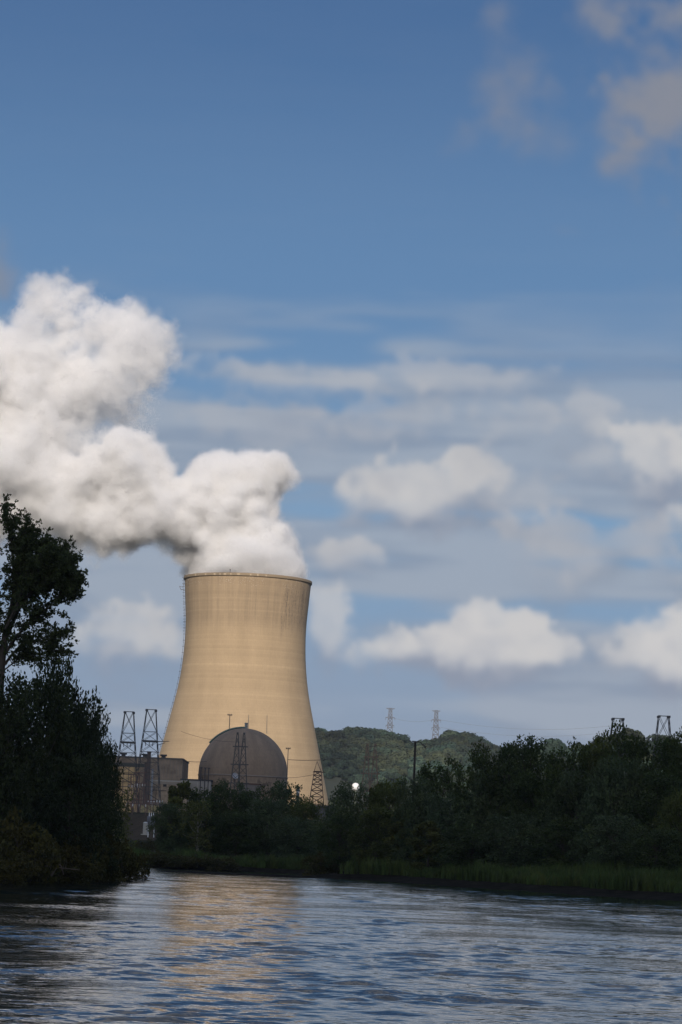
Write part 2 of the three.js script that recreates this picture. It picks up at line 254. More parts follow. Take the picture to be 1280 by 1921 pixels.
// ------------------------------------------------------------------ cooling tower
const TD = 1700, PXM = FPX / TD, rimC = at(465.5, 1088.5, TD), plantY = 17;
{
  const base = V(rimC.x, plantY - 1, -TD), rimY = rimC.y - base.y;
  const t = thing('cooling_tower', base, 'huge tan concrete cooling tower with flared rim, steam rising from it', 'cooling tower');
  const prof = [[1088, 119.5], [1112, 117.6], [1134, 116], [1162, 114], [1190, 113.3], [1219, 114], [1247, 116], [1275, 119.3], [1303, 124], [1331, 130], [1345, 133.2], [1384, 142], [1422, 151], [1461, 160], [1500, 169], [1545, 180], [1570, 186]].map(([y, r]) => new THREE.Vector2(r / PXM, rimY - (y - 1088) / PXM)).reverse();
  const curve = new THREE.SplineCurve(prof), outer = curve.getPoints(160); outer[0].y = Math.max(outer[0].y, 0);
  const rAt = (y) => { for (let i = 1; i < outer.length; i++) if (outer[i].y >= y) { const a = outer[i - 1], b = outer[i]; return lerp(a.x, b.x, clamp((y - a.y) / (b.y - a.y))); } return outer[outer.length - 1].x; };
  const y0 = outer[0].y, lift = 1.55;
  // colour map: cast lifts, pale joints and rain stains of the concrete; v is height, u the way round
  const W = 2048, H = 2048, rnd = rngOf(9), tone = Array.from({ length: 140 }, () => rnd()), shift = Array.from({ length: 140 }, () => rnd());
  const streaks = []; for (let i = 0; i < 420; i++) { const right = rnd() < 0.55; streaks.push({ u: right ? 0.10 + rnd() * 0.11 : rnd(), top: rimY - 4 - 24 * rnd() ** 1.3, len: 3 + 17 * rnd(), w: 0.00035 + 0.0011 * rnd() * rnd(), k: (right ? 0.33 : 0.11) * (0.3 + rnd()) }); }
  const pale = [[rimY - 15.6, 0.9, 0.13], [rimY - 22.6, 0.75, 0.13], [rimY - 57, 1.3, 0.12], [rimY - 10, 0.6, 0.05], [rimY - 32, 0.8, 0.07], [rimY - 76, 0.8, 0.05], [rimY - 88, 1.0, 0.06], [rimY - 101, 0.7, 0.05]];
  const dark = new Float32Array(W * H);
  for (const s of streaks) { const r = Math.ceil(s.w * W) + 1, cx = s.u * W, ya = Math.floor((s.top - s.len - y0) / (rimY - y0) * H), yb = Math.floor((s.top - y0) / (rimY - y0) * H); for (let y = Math.max(0, ya); y <= Math.min(H - 1, yb); y++) { const f = smooth(ya, ya + (yb - ya) * 0.6, y) * (0.7 + 0.6 * noise3(y * 0.12, s.u * 900, 2)); for (let x = Math.floor(cx - r); x <= cx + r; x++) dark[y * W + ((x % W) + W) % W] += s.k * f * Math.max(0, 1 - Math.abs(x - cx) / (s.w * W + 0.6)); } }
  const baseC = [0.38, 0.282, 0.172];
  const col = texture(W, H, (u, v, x, y) => {
    const h = y0 + v * (rimY - y0), li = Math.floor(h / lift), inl = h / lift - li, ca = Math.cos(u * 2 * Math.PI), sa = Math.sin(u * 2 * Math.PI);
    let k = 1 + 0.085 * (tone[li % 140] - 0.5) + 0.06 * (tone[(li >> 2) % 140] - 0.5) + 0.13 * fbm(ca * 5 + 2, h * 0.035, sa * 5, 4) + (0.03 + 0.07 * smooth(rimY - 48, rimY - 24, h)) * fbm(ca * 60, h * 0.10, sa * 60, 3) + 0.11 * fbm(ca * 150, h * 0.9, sa * 150, 3);
    k -= inl < 0.09 ? 0.05 + 0.08 * tone[(li * 7) % 140] : 0;
    const pn = Math.floor((u * 72 + shift[li % 140] * 0.2)); k += 0.022 * (PERM[(pn * 31 + li * 57) & 255] / 255 - 0.5);
    for (const [py, hw, a] of pale) { const q = Math.abs(h - py - 0.35 * noise3(ca * 20, sa * 20, py)); if (q < hw) k += a * (1 - q / hw) * (0.55 + 0.9 * Math.max(0, 0.3 + fbm(ca * 22, sa * 22, py, 3))); }
    k += 0.1 * smooth(rimY - 34, rimY - 26, h) * smooth(rimY - 6, rimY - 12, h) * fbm(ca * 70, h * 0.03, sa * 70, 3);
    const upper = smooth(rimY - 40, rimY - 26, h) * 0.13 * (1 + fbm(ca * 30, h * 0.02, sa * 30, 3));
    const dk = clamp(dark[y * W + x] + upper, 0, 0.68);
    k *= 1 - dk;
    return [baseC[0] * k, baseC[1] * k * (1 + 0.03 * dk), baseC[2] * k * (1 + 0.22 * dk)];
  });
  const bump = texture(8, 512, (u, v) => { const l = (v * 8) % 1, k = l < 0.08 ? 0.3 : 0.75; return [k, k, k]; }, false);
  const M = new THREE.MeshStandardMaterial({ map: col, roughness: 0.92 });
  const thick = 0.9, pts = [...outer, ...outer.slice().reverse().map((p) => new THREE.Vector2(p.x - thick, p.y))];
  const gO = new THREE.LatheGeometry(outer, 180); { const p = gO.attributes.position, uv = gO.attributes.uv; for (let i = 0; i < p.count; i++) uv.setY(i, (p.getY(i) - y0) / (rimY - y0)); }
  const inner = outer.slice().reverse().map((p) => new THREE.Vector2(p.x - thick, p.y)), gI = new THREE.LatheGeometry(inner, 90); { const p = gI.attributes.position, uv = gI.attributes.uv; for (let i = 0; i < p.count; i++) uv.setY(i, (p.getY(i) - y0) / (rimY - y0)); }
  mesh('shell', mergeGeometries([gO, gI]), M, t);
  const R = outer[outer.length - 1].x, lip = std([0.26, 0.20, 0.13], 0.9), ringPts = [[R - 0.9, rimY - 1.5], [R + 0.25, rimY - 1.5], [R + 0.55, rimY - 1.1], [R + 0.55, rimY + 0.35], [R + 0.35, rimY + 0.5], [R - 1.0, rimY + 0.5], [R - 1.0, rimY - 1.5]].map(([x, y]) => new THREE.Vector2(x, y));
  mesh('rim', new THREE.LatheGeometry(ringPts, 180), lip, t);
  // pale repair patches under the rim
  const patchM = std([0.46, 0.37, 0.25], 0.9);
  for (const px of [372, 391, 408, 418, 427, 438, 452, 474, 487, 502]) { const sx = (px - 465.5) / 119.5, a = Math.asin(clamp(sx, -1, 1)), n = 1 + Math.floor(rnd() * 3), w = 0.01 + 0.012 * rnd(); const g = new THREE.CylinderGeometry(R + 0.62, R + 0.62, 0.9 + 0.5 * rnd(), 6, 1, true, a - w, 2 * w); g.translate(0, rimY - 0.55, 0); mesh('repair_patch', g, patchM, t); }
  // ladder with cage on the left flank and warning lamps
  const steel = std([0.10, 0.10, 0.11], 0.7, { metalness: 0.3 }), la = -Math.PI / 2 - 0.05, off = (r, y, a = la) => V(Math.sin(a) * r, y, Math.cos(a) * r), acc = new Acc();
  for (let y = 4; y < rimY - 1; y += 4) { const a = rAt(y) + 1, b = rAt(y + 4) + 1; acc.bar(off(a, y, la - 0.008), off(b, y + 4, la - 0.008), 0.12); acc.bar(off(a, y, la + 0.008), off(b, y + 4, la + 0.008), 0.12); acc.bar(off(a - 1.2, y), off(a + 0.45, y), 0.26); }
  for (let y = rimY - 34; y < rimY + 1; y += 1.9) { const r = rAt(y); acc.bar(off(r + 1.55, y, la - 0.012), off(r + 1.55, y, la + 0.012), 0.3); acc.bar(off(r, y), off(r + 1.6, y), 0.16); }
  mesh('ladder', acc.geo, steel, t);
  const b1 = new Acc(); b1.box(...off(R, rimY + 1.2, la).toArray(), 1.2, 1.8, 1.2); const b2 = new Acc(); b2.bar(off(R + 1, rimY - 6), off(R + 3.2, rimY - 5.4), 0.3); b2.bar(off(R + 3.2, rimY - 5.4), off(R + 2.2, rimY - 7.6), 0.3); b2.bar(off(R + 2.2, rimY - 7.6), off(R + 0.6, rimY - 7.2), 0.3);
  mesh('ladder_platform', b1.geo, steel, t); mesh('davit', b2.geo, steel, t);
  { const a = Math.asin((436 - 465.5) / 119.5), p = off(R, rimY + 0.5, a), q = new Acc(); q.bar(p, p.clone().add(V(0, 1.4, 0)), 0.35); q.box(p.x, p.y + 1.7, p.z, 0.8, 0.7, 0.8); mesh('warning_lamp', q.geo, steel, t); }
}

// ------------------------------------------------------------------ steam plume: a mass of drifting droplets, denser where the steam is thick
{
  const rnd = rngOf(2024), blobs = [];
  const B = (x, y, r, edge, dens, dz = 0) => { const p = at(x, y, TD + dz); blobs.push({ p, r: r / PXM, edge, dens }); };
  // leaving the tower
  B(458, 1092, 104, 0.12, 1, 0); B(412, 1068, 56, 0.2, 0.85, 5); B(525, 1090, 38, 0.35, 0.6, 0); B(440, 1030, 82, 0.1, 1, 0); B(425, 980, 86, 0.16, 0.9, 0); B(440, 925, 72, 0.08, 1, 0); B(492, 902, 48, 0.1, 1, 0); B(395, 915, 62, 0.09, 1, 0); B(527, 882, 24, 0.25, 0.7, 0); B(545, 905, 22, 0.5, 0.5, 0); B(534, 864, 16, 0.4, 0.8, 0); B(520, 872, 26, 0.2, 1, 0); B(536, 880, 22, 0.25, 0.9, 0); B(548, 892, 16, 0.4, 0.7, 0); B(530, 1000, 22, 0.6, 0.12, 20); B(520, 965, 26, 0.6, 0.12, 20); B(492, 1046, 36, 0.2, 0.8, -5); B(540, 1074, 22, 0.6, 0.3); B(392, 1015, 46, 0.35, 0.65, 0); B(455, 975, 52, 0.12, 1, 0);
  // carried off to the left
  B(345, 958, 68, 0.3, 0.7, -6); B(285, 950, 74, 0.3, 0.7, -8); B(320, 985, 46, 0.7, 0.25, -14); B(262, 888, 72, 0.13, 1, -5); B(210, 900, 78, 0.14, 0.95, 0); B(215, 975, 72, 0.18, 0.9, 0); B(140, 940, 92, 0.2, 0.85, 5); B(135, 1005, 70, 0.35, 0.5, 5); B(60, 900, 112, 0.2, 0.85, 10); B(40, 985, 90, 0.4, 0.5, 15); B(-40, 920, 130, 0.2, 0.8, 10); B(180, 1030, 38, 0.5, 0.3, 0); B(-60, 1010, 100, 0.4, 0.5, 10);
  // the tall heap
  B(20, 800, 130, 0.27, 0.85, 20); B(-60, 760, 150, 0.27, 0.85, 20); B(50, 705, 112, 0.27, 0.8, 25); B(130, 720, 105, 0.34, 0.62, 30); B(205, 700, 88, 0.38, 0.5, 30); B(255, 650, 82, 0.34, 0.55, 30); B(300, 655, 48, 0.41, 0.45, 30); B(285, 705, 48, 0.54, 0.33, 30); B(170, 620, 75, 0.38, 0.5, 35); B(245, 605, 50, 0.38, 0.5, 35); B(105, 570, 62, 0.34, 0.55, 35); B(80, 545, 42, 0.34, 0.5, 35); B(150, 560, 42, 0.38, 0.5, 35); B(60, 610, 60, 0.54, 0.35, 35); B(30, 640, 60, 0.54, 0.35, 35); B(-40, 660, 80, 0.41, 0.6, 35); B(150, 790, 60, 0.68, 0.28, 35); B(215, 770, 60, 0.68, 0.25, 35); B(280, 780, 35, 0.81, 0.14, 35); B(110, 830, 60, 0.54, 0.35, 20); B(120, 640, 60, 0.54, 0.3, 35); B(190, 580, 34, 0.54, 0.35, 35); B(320, 640, 34, 0.54, 0.35, 30); B(90, 1040, 60, 0.81, 0.3, 10);
  B(135, 838, 62, 0.4, 0.6, 15); B(85, 800, 70, 0.4, 0.6, 20); B(152, 655, 54, 0.4, 0.5, 32); B(150, 800, 50, 0.5, 0.4, 30);
  const field = (x, y, z, b) => {
    const n = fbm(x * 0.028, y * 0.028, z * 0.028, 5), wob = fbm(x * 0.09 + 9, y * 0.09, z * 0.09, 5);
    const q = (1 - Math.hypot(x - b.p.x, y - b.p.y, z - b.p.z) / b.r) + (0.66 * n + 0.4 * wob) * Math.min(1.2, 17 / b.r + 0.3);
    return smooth(-0.1, b.edge * 1.7 - 0.05, q) * b.dens;
  };
  const mats = [], m4 = new THREE.Matrix4(), qt = new THREE.Quaternion(), N = 360000, floor = rimC.y - 6;
  const wts = blobs.map((b) => b.r ** 2.5 * b.dens), sum = wts.reduce((a, b) => a + b), cdf = []; wts.reduce((a, w, i) => (cdf[i] = a + w / sum), 0);
  let tries = 0;
  while (mats.length < N && tries++ < 9e6) {
    const k = rnd(), bi = cdf.findIndex((c) => c >= k), b = blobs[bi < 0 ? 0 : bi], u = rnd() * 2 - 1, a = rnd() * 6.2832, r = b.r * 1.35 * Math.cbrt(rnd()), s = Math.sqrt(1 - u * u);
    const x = b.p.x + r * s * Math.cos(a), y = b.p.y + r * u, z = b.p.z + r * s * Math.sin(a);
    const h = rimC.y - y, lat = Math.hypot(x - rimC.x, z + TD);
    if (h > -3 && (h > 6 || lat > 38.2) && lat < 60) continue;
    if (rnd() > field(x, y, z, b)) continue;
    qt.set(rnd() - 0.5, rnd() - 0.5, rnd() - 0.5, rnd() - 0.5).normalize();
    const sc = 0.75 + 0.5 * rnd(); mats.push(m4.clone().compose(V(x, y, z), qt, V(sc, sc, sc)));
  }
  const acc = new Acc(), g1 = () => (rnd() + rnd() + rnd() - 1.5) / 0.87;
  for (let i = 0; i < 140; i++) { const c = V(g1(), g1(), g1()).normalize().multiplyScalar(3.4 * Math.sqrt(rnd())), a = V(g1(), g1(), g1()).normalize(), b = V(g1(), g1(), g1()).cross(a).normalize(), s = 0.09 + 0.06 * rnd(), n = a.clone().cross(b); acc.tri(c.clone().addScaledVector(a, s), c.clone().addScaledVector(b, s * 0.85).addScaledVector(a, -s * 0.5), c.clone().addScaledVector(b, -s * 0.85).addScaledVector(a, -s * 0.5), n); }
  const steam = new THREE.InstancedMesh(acc.geo, new THREE.MeshPhysicalMaterial({ color: new THREE.Color().setRGB(0.99, 0.99, 0.99), roughness: 1, specularIntensity: 0, transmission: 0.62, thickness: 0 }), mats.length);
  mats.forEach((m, i) => steam.setMatrixAt(i, m)); steam.name = 'steam_plume'; steam.castShadow = steam.receiveShadow = true;
  tag(steam, 'thick white steam plume rising from the cooling tower and drifting left', 'steam plume', null, 'stuff'); scene.add(steam);
  console.log('steam clusters', mats.length, 'tries', tries);
}

// ------------------------------------------------------------------ cloud that shades the river, the woods and the dome
function cloudBank(cx, cy, cz, lx, ly, lz, seed, label, angle = 0) {
  const g = new THREE.IcosahedronGeometry(1, 40), p = g.attributes.position, v = V(0, 0, 0);
  for (let i = 0; i < p.count; i++) { v.fromBufferAttribute(p, i); const n = 1 + 0.13 * fbm(v.x * 2.2 + seed, v.y * 2.2, v.z * 2.2, 5) + 0.06 * Math.abs(fbm(v.x * 9 + seed, v.y * 9, v.z * 9, 4)); const f = (q) => Math.sign(q) * Math.pow(Math.abs(q), 0.72); p.setXYZ(i, f(v.x) * n * lx, (v.y > 0 ? v.y : v.y * 0.4) * n * ly, f(v.z) * n * lz); }
  g.rotateY(angle); g.computeVertexNormals();
  const m = mesh('cloud', g, new THREE.MeshPhysicalMaterial({ color: new THREE.Color().setRGB(0.97, 0.97, 0.97), roughness: 1, specularIntensity: 0, transmission: 0.85, thickness: 0 })); m.position.set(cx, cy, cz);
  return tag(m, label, 'cloud', null, 'stuff');
}
{
  const hc = 900, edgeD = 1560, run = hc / Math.tan(SUN_EL), ez = -edgeD + run * Math.cos(SUN_AZ), ex = -run * Math.sin(SUN_AZ);
  cloudBank(ex, hc, ez + 820, 820, 150, 820, 3, 'broad grey cloud drifting above the river, shading the banks');
}

// ------------------------------------------------------------------ reactor dome and its neighbours
const concrete = (r, g, b, seed, sc = 1) => new THREE.MeshStandardMaterial({ map: texture(512, 512, (u, v) => { const k = 0.9 + 0.34 * fbm(u * 14 * sc + seed, v * 20 * sc, seed, 5) + 0.25 * fbm(u * 70 * sc, v * 14 * sc, seed + 3, 4); return [r * k, g * k, b * k]; }), roughness: 0.9 });
{
  const D = 1430, q = FPX / D, top = at(462, 1366.5, D), R = 83.2 / q, base = V(top.x - 0.6, plantY - 0.5, -D), spring = top.y - R * 1.03 - base.y;
  const t = thing('reactor_dome', base, 'round-topped grey concrete reactor dome standing before the cooling tower', 'dome building');
  const W = 1024, Hh = 512, rnd = rngOf(6);
  const map = texture(W, Hh, (u, v) => {
    const ca = Math.cos(u * 6.2832), sa = Math.sin(u * 6.2832); let k = 1 + 0.22 * fbm(ca * 6, v * 7, sa * 6, 5) + 0.2 * fbm(ca * 40, v * 50, sa * 40, 3);
    if (Math.abs((v * 26) % 1) < 0.05) k *= 0.93;
    const blot = smooth(0.08, 0.3, fbm(ca * 13 + 4, v * 26, sa * 13, 3)) * smooth(0.34, 0.41, v) * smooth(0.52, 0.45, v); k *= 1 - 0.5 * blot;
    const pink = smooth(0.38, 0.30, v) * smooth(0, 0.3, fbm(ca * 20, v * 10, sa * 20, 3)); return [0.27 * k * (1 + 0.15 * pink), 0.20 * k, 0.142 * k]; });
  const M = new THREE.MeshStandardMaterial({ map, roughness: 0.9 });
  const uvh = (g, H) => { const p = g.attributes.position, uv = g.attributes.uv; for (let i = 0; i < p.count; i++) uv.setY(i, p.getY(i) / H); return g; };
  const HH = spring + R * 1.03, cap = []; for (let i = 0; i <= 40; i++) { const a = i / 40 * Math.PI / 2; cap.push(new THREE.Vector2(Math.max(R * Math.cos(a), 0.01), spring + R * 1.03 * Math.sin(a))); }
  mesh('dome_shell', uvh(new THREE.LatheGeometry(cap, 96), HH), M, t);
  mesh('cylinder_wall', uvh(new THREE.LatheGeometry([new THREE.Vector2(R, 0), new THREE.Vector2(R, spring)], 96), HH), M, t);
  mesh('ring_ledge', new THREE.LatheGeometry([[R - 0.2, spring - 1.6], [R + 0.28, spring - 1.5], [R + 0.28, spring - 0.9], [R - 0.2, spring - 0.8]].map((a) => new THREE.Vector2(...a)), 96), std([0.25, 0.21, 0.18]), t);
  const on = (el, az, up = 0) => V((R + up) * Math.cos(el) * Math.sin(az), spring + (R * 1.03 + up) * Math.sin(el), (R + up) * Math.cos(el) * Math.cos(az));
  const arc = []; for (let i = 0; i <= 20; i++) arc.push(on(Math.PI / 2 - i / 20 * 0.88, -Math.PI / 2 + 0.12, 0.45));
  mesh('pipe', tube(arc, arc.map(() => 0.5), 8), std([0.10, 0.17, 0.15], 0.6), t);
  mesh('vent_stack', mergeGeometries([cyl(0.6, HH - 0.5, HH + 2.6, 0, 0.85), cyl(0.6, HH + 2.6, HH + 3.0, 0, 1.1, 0.9)]), std([0.26, 0.28, 0.27], 0.7), t);
  const rod = std([0.3, 0.28, 0.25], 0.6);
  for (const [x, y0, y1] of [[466, 1372, 1341], [500.7, 1376, 1341]]) { const a = at(x, y0, D).sub(base), b = at(x + 0.6, y1, D).sub(base); a.z = b.z = 0; mesh('lightning_rod', new Acc().bar(a, b, 0.32, 0.22).geo, rod, t); }
}
// low roofs and small fittings round the dome
function block(name, x0, x1, yTop, D, depth, M, label, category, roofM) {   // a flat-roofed block whose top edge is seen at those places
  const a = at(x0, yTop, D), b = at(x1, yTop + (x1 - x0) * 0.04, D), y = groundY((a.x + b.x) / 2, D) - 0.5, w = b.x - a.x, h = a.y - y, t = thing(name, V((a.x + b.x) / 2, y, -D - depth / 2), label, category);
  mesh('wall', boxGeo(0, h / 2 - 0.3, 0, w, h - 0.6, depth), M, t); mesh('roof', boxGeo(0, h - 0.25, 0, w + 0.8, 0.7, depth + 0.8), roofM, t); return Object.assign(t, { w, h, depth });
}
const roofDark = std([0.045, 0.045, 0.05], 0.8), rust = std([0.10, 0.055, 0.04], 0.85), steelM = std([0.065, 0.06, 0.062], 0.75, { metalness: 0.2 }), whiteM = std([0.72, 0.74, 0.75], 0.6), palM = std([0.42, 0.40, 0.36], 0.8);
{
  const wallG = concrete(0.29, 0.225, 0.165, 2), tanW = concrete(0.66, 0.47, 0.24, 5), annexW = concrete(0.38, 0.295, 0.215, 8);
  const b = block('turbine_building', 130, 343, 1414.5, 1400, 60, wallG, 'long grey flat-roofed turbine building left of the dome', 'building', std([0.12, 0.11, 0.10], 0.9));
  // siding ribs of the right-hand wall, dark band, tan lower wall, its colour raised to stand for partial sunlight
  const q = FPX / 1400, lx = (x) => at(x, 1450, 1400).x - b.position.x, ly = (x, y) => at(x, y, 1400).y - b.position.y, zf = b.depth / 2;
  for (const x of [283, 289, 295, 301, 307, 313, 319, 325, 331, 337]) mesh('siding_seam', boxGeo(lx(x), ly(x, 1443), zf + 0.05, 0.22, 9.4, 0.16), std([0.22, 0.19, 0.17], 0.9), b);
  mesh('window_band', boxGeo((lx(150) + lx(273)) / 2, ly(240, 1434.8), zf + 0.12, lx(273) - lx(150), 1.7, 0.3), std([0.02, 0.028, 0.024], 0.3), b);
  const tan = mesh('tan_wall', boxGeo((lx(150) + lx(262)) / 2, (ly(240, 1439) + 0) / 2, zf + 0.4, lx(262) - lx(150), ly(240, 1439), 1.0), tanW, b);
  for (const x of [222, 232, 242, 252]) mesh('pilaster', boxGeo(lx(x), ly(240, 1439) / 2, zf + 1.0, 0.5, ly(240, 1439), 0.3), std([0.27, 0.2, 0.12]), b);
  for (const y of [1450, 1466, 1482]) mesh('pipe', boxGeo((lx(210) + lx(262)) / 2, ly(240, y), zf + 1.25, lx(262) - lx(210), 0.35, 0.2), std([0.2, 0.15, 0.09]), b);
  for (const [x, w] of [[227, 12], [268, 13], [303, 12]]) { const v = mesh('roof_vent', mergeGeometries([boxGeo(lx(x), b.h + 0.5, zf - 12, w / q * 0.6, 1.6, 3), boxGeo(lx(x), b.h + 1.7, zf - 12, w / q, 0.8, 4)]), std([0.05, 0.05, 0.055], 0.8), b); }
  const c = block('annex_building', 283, 352, 1463, 1378, 18, annexW, 'lower grey annex with one small dark window, beside the twin stacks', 'building', palM);
  const cx = (x) => at(x, 1470, 1378).x - c.position.x, cy = (x, y) => at(x, y, 1378).y - c.position.y;
  const w = mesh('window', boxGeo(cx(309.7), cy(309.7, 1473), 9.04, 1.8, 1.3, 0.2), std([0.015, 0.015, 0.018], 0.25), c); mesh('lintel', boxGeo(cx(309.7), cy(309.7, 1473) + 0.75, 9.1, 2.1, 0.2, 0.25), std([0.1, 0.09, 0.08]), w); mesh('sill', boxGeo(cx(309.7), cy(309.7, 1473) - 0.75, 9.1, 2.1, 0.2, 0.25), std([0.1, 0.09, 0.08]), w);
  const pp = new Acc(); pp.bar(V(cx(285), cy(285, 1482), 9.4), V(cx(313), cy(313, 1483.5), 9.4), 0.28); pp.bar(V(cx(294), cy(294, 1482), 9.4), V(cx(294), 0, 9.4), 0.28); pp.bar(V(cx(290), cy(290, 1475), 9.4), V(cx(290), cy(290, 1482), 9.4), 0.28); mesh('pipe', pp.geo, std([0.07, 0.06, 0.05]), c);
  mesh('coping', boxGeo(0, c.h - 1.4, 9.1, c.w, 1.1, 0.3), std([0.3, 0.26, 0.22]), c);
  for (const [x, y0, r, lab] of [[274, 1431, 0.65, 'shorter slim brown exhaust stack before the turbine building'], [280.3, 1410.5, 0.95, 'taller brown exhaust stack rising above the turbine building roof']]) {
    const p = at(x, y0, 1372), gy = groundY(p.x, 1372) - 0.3, t = thing('exhaust_stack', V(p.x, gy, -1372), lab, 'stack', 'exhaust stacks at the turbine building'), h = p.y - gy;
    mesh('stack_pipe', cyl(0, 0, h, 0, r * 1.1, r, 18), std([0.105, 0.08, 0.07], 0.85), t); mesh('collar', cyl(0, h - 0.7, h + 0.15, 0, r * 1.16, r * 1.16, 18), std([0.08, 0.06, 0.055]), t);
    for (let y = h * 0.3; y < h - 4; y += 7) mesh('band', cyl(0, y, y + 0.4, 0, r * 1.15, r * 1.15, 18), std([0.075, 0.058, 0.05]), t); }
  { const p = at(286.5, 1444, 1374), t = thing('duct', V(p.x, groundY(p.x, 1374) - 0.3, -1374), 'pale bluish vertical duct just right of the twin exhaust stacks', 'duct'); const h = p.y - t.position.y; mesh('pipe', cyl(0, 0, h, 0, 0.5, 0.5, 12), std([0.30, 0.32, 0.36], 0.5), t); mesh('cap', cyl(0, h, h + 0.5, 0, 0.75, 0.3, 12), std([0.2, 0.2, 0.22]), t); }
  const low = block('flat_roof_building', 340, 396, 1461, 1395, 22, std([0.34, 0.32, 0.30]), 'low building with a dark overhanging flat roof beside the dome', 'building', roofDark);
  for (const x of [346, 358, 371, 384]) mesh('column', boxGeo(at(x, 1470, 1395).x - low.position.x, low.h / 2 - 0.8, 11.3, 0.5, low.h - 1.6, 0.4), palM, low);
  const rr = block('rust_roof_building', 449, 489, 1469, 1385, 14, std([0.18, 0.16, 0.15]), 'small building with a rust-brown roof at the foot of the dome', 'building', rust);
  const cab = block('switch_cabinet', 556.5, 562.5, 1476.5, 1340, 3, std([0.05, 0.07, 0.10], 0.6), 'small dark blue cabinet above the trees right of the dome', 'cabinet', roofDark); mesh('white_panel', boxGeo(0.1, cab.h - 2.6, 1.56, 1.2, 0.9, 0.12), whiteM, cab);
  block('grey_shed', 588, 626, 1510.5, 900, 9, std([0.11, 0.11, 0.115]), 'low grey shed at the right foot of the cooling tower', 'shed', std([0.07, 0.07, 0.075]));
  const yl = block('yellow_shed', 262, 312, 1507, 1240, 14, concrete(0.40, 0.34, 0.18, 11), 'yellowish low shed behind the switchyard frames', 'shed', std([0.16, 0.14, 0.12]));
  for (const x of [287.5, 295.5]) mesh('drainpipe', boxGeo(at(x, 1515, 1240).x - yl.position.x, yl.h / 2, 7.1, 0.35, yl.h - 1, 0.2), std([0.1, 0.08, 0.06]), yl);
  // vent pipes with T tops at the dome's left foot
  for (const [x, y, lab] of [[377.5, 1441, 'T-topped vent pipe leftmost of three beside the dome'], [385.5, 1441.5, 'T-topped vent pipe in the middle of three beside the dome'], [392, 1442, 'T-topped vent pipe nearest the dome centre of three']]) {
    const p = at(x, y, 1385), gy = groundY(p.x, 1385), h = p.y - gy, t = thing('vent_pipe', V(p.x, gy, -1385), lab, 'vent pipe', 'vent pipes at the foot of the dome'); mesh('pipe', cyl(0, 0, h, 0, 0.28, 0.28, 10), steelM, t); mesh('cap', boxGeo(0, h + 0.2, 0, 1.4, 0.5, 0.7), steelM, t); }
  { const p = at(441, 1456, 1384), gy = groundY(p.x, 1384), h = p.y - gy, t = thing('dish_antenna', V(p.x, gy, -1384), 'grey round dish on a mast low in front of the dome', 'dish antenna'); const dish = []; for (let i = 0; i <= 10; i++) dish.push(new THREE.Vector2(0.01 + i * 0.17, 0.028 * i * i * 0.17)); const g = new THREE.LatheGeometry(dish, 24); g.rotateX(1.2); g.rotateY(0.5); g.translate(0, h, 0.6); mesh('dish', g, std([0.3, 0.31, 0.34], 0.5, { side: THREE.DoubleSide }), t); mesh('mast', cyl(0, 0, h, 0, 0.25, 0.2, 8), steelM, t); }
}
// white globe tank
{
  const D = 1680, p = at(667.3, 1476.2, D), R = 7.6 / (FPX / D), gy = groundY(p.x, D), t = thing('globe_tank', V(p.x, gy, -D), 'bright white globe water tank peeking over the trees right of the tower', 'water tank'), h = p.y - gy;
  const g = new THREE.SphereGeometry(R, 36, 24); g.translate(0, h, 0); mesh('globe', g, std([0.82, 0.83, 0.84], 0.45), t); mesh('stem', cyl(0, 0, h - R * 0.9, 0, 1.4, 0.7, 16), std([0.10, 0.12, 0.09], 0.7), t); mesh('rail', new THREE.TorusGeometry(0.7, 0.06, 6, 20).rotateX(Math.PI / 2).translate(0, h + R + 0.4, 0), steelM, t);
}

// ------------------------------------------------------------------ lattice towers
function latticeTower(name, label, group, base, h, wTop, wBot, rows, extra, M, tl = 0.3, tb = 0.155, cat = 'transmission tower') {
  const t = thing(name, base, label, cat, group), wAt = (y) => lerp(wBot, wTop, y / h) / 2, cs = [[-1, 1], [1, 1], [1, -1], [-1, -1]], P = (k, y) => V(cs[k][0] * wAt(y), y, cs[k][1] * wAt(y));
  for (let k = 0; k < 4; k++) mesh('leg', new Acc().bar(P(k, 0), P(k, h), tl, tl * 0.8).geo, M, t);
  const br = new Acc(); const ys = [0]; for (const r of rows) ys.push(r * h);
  for (let i = 1; i < ys.length; i++) for (let k = 0; k < 4; k++) { const j = (k + 1) % 4, a = ys[i - 1], b = ys[i]; br.bar(P(k, a), P(j, b), tb); br.bar(P(j, a), P(k, b), tb); br.bar(P(k, b), P(j, b), tb); }
  mesh('bracing', br.geo, M, t).userData.kind = 'stuff'; if (extra) extra(t, wAt, h, M); return t;
}
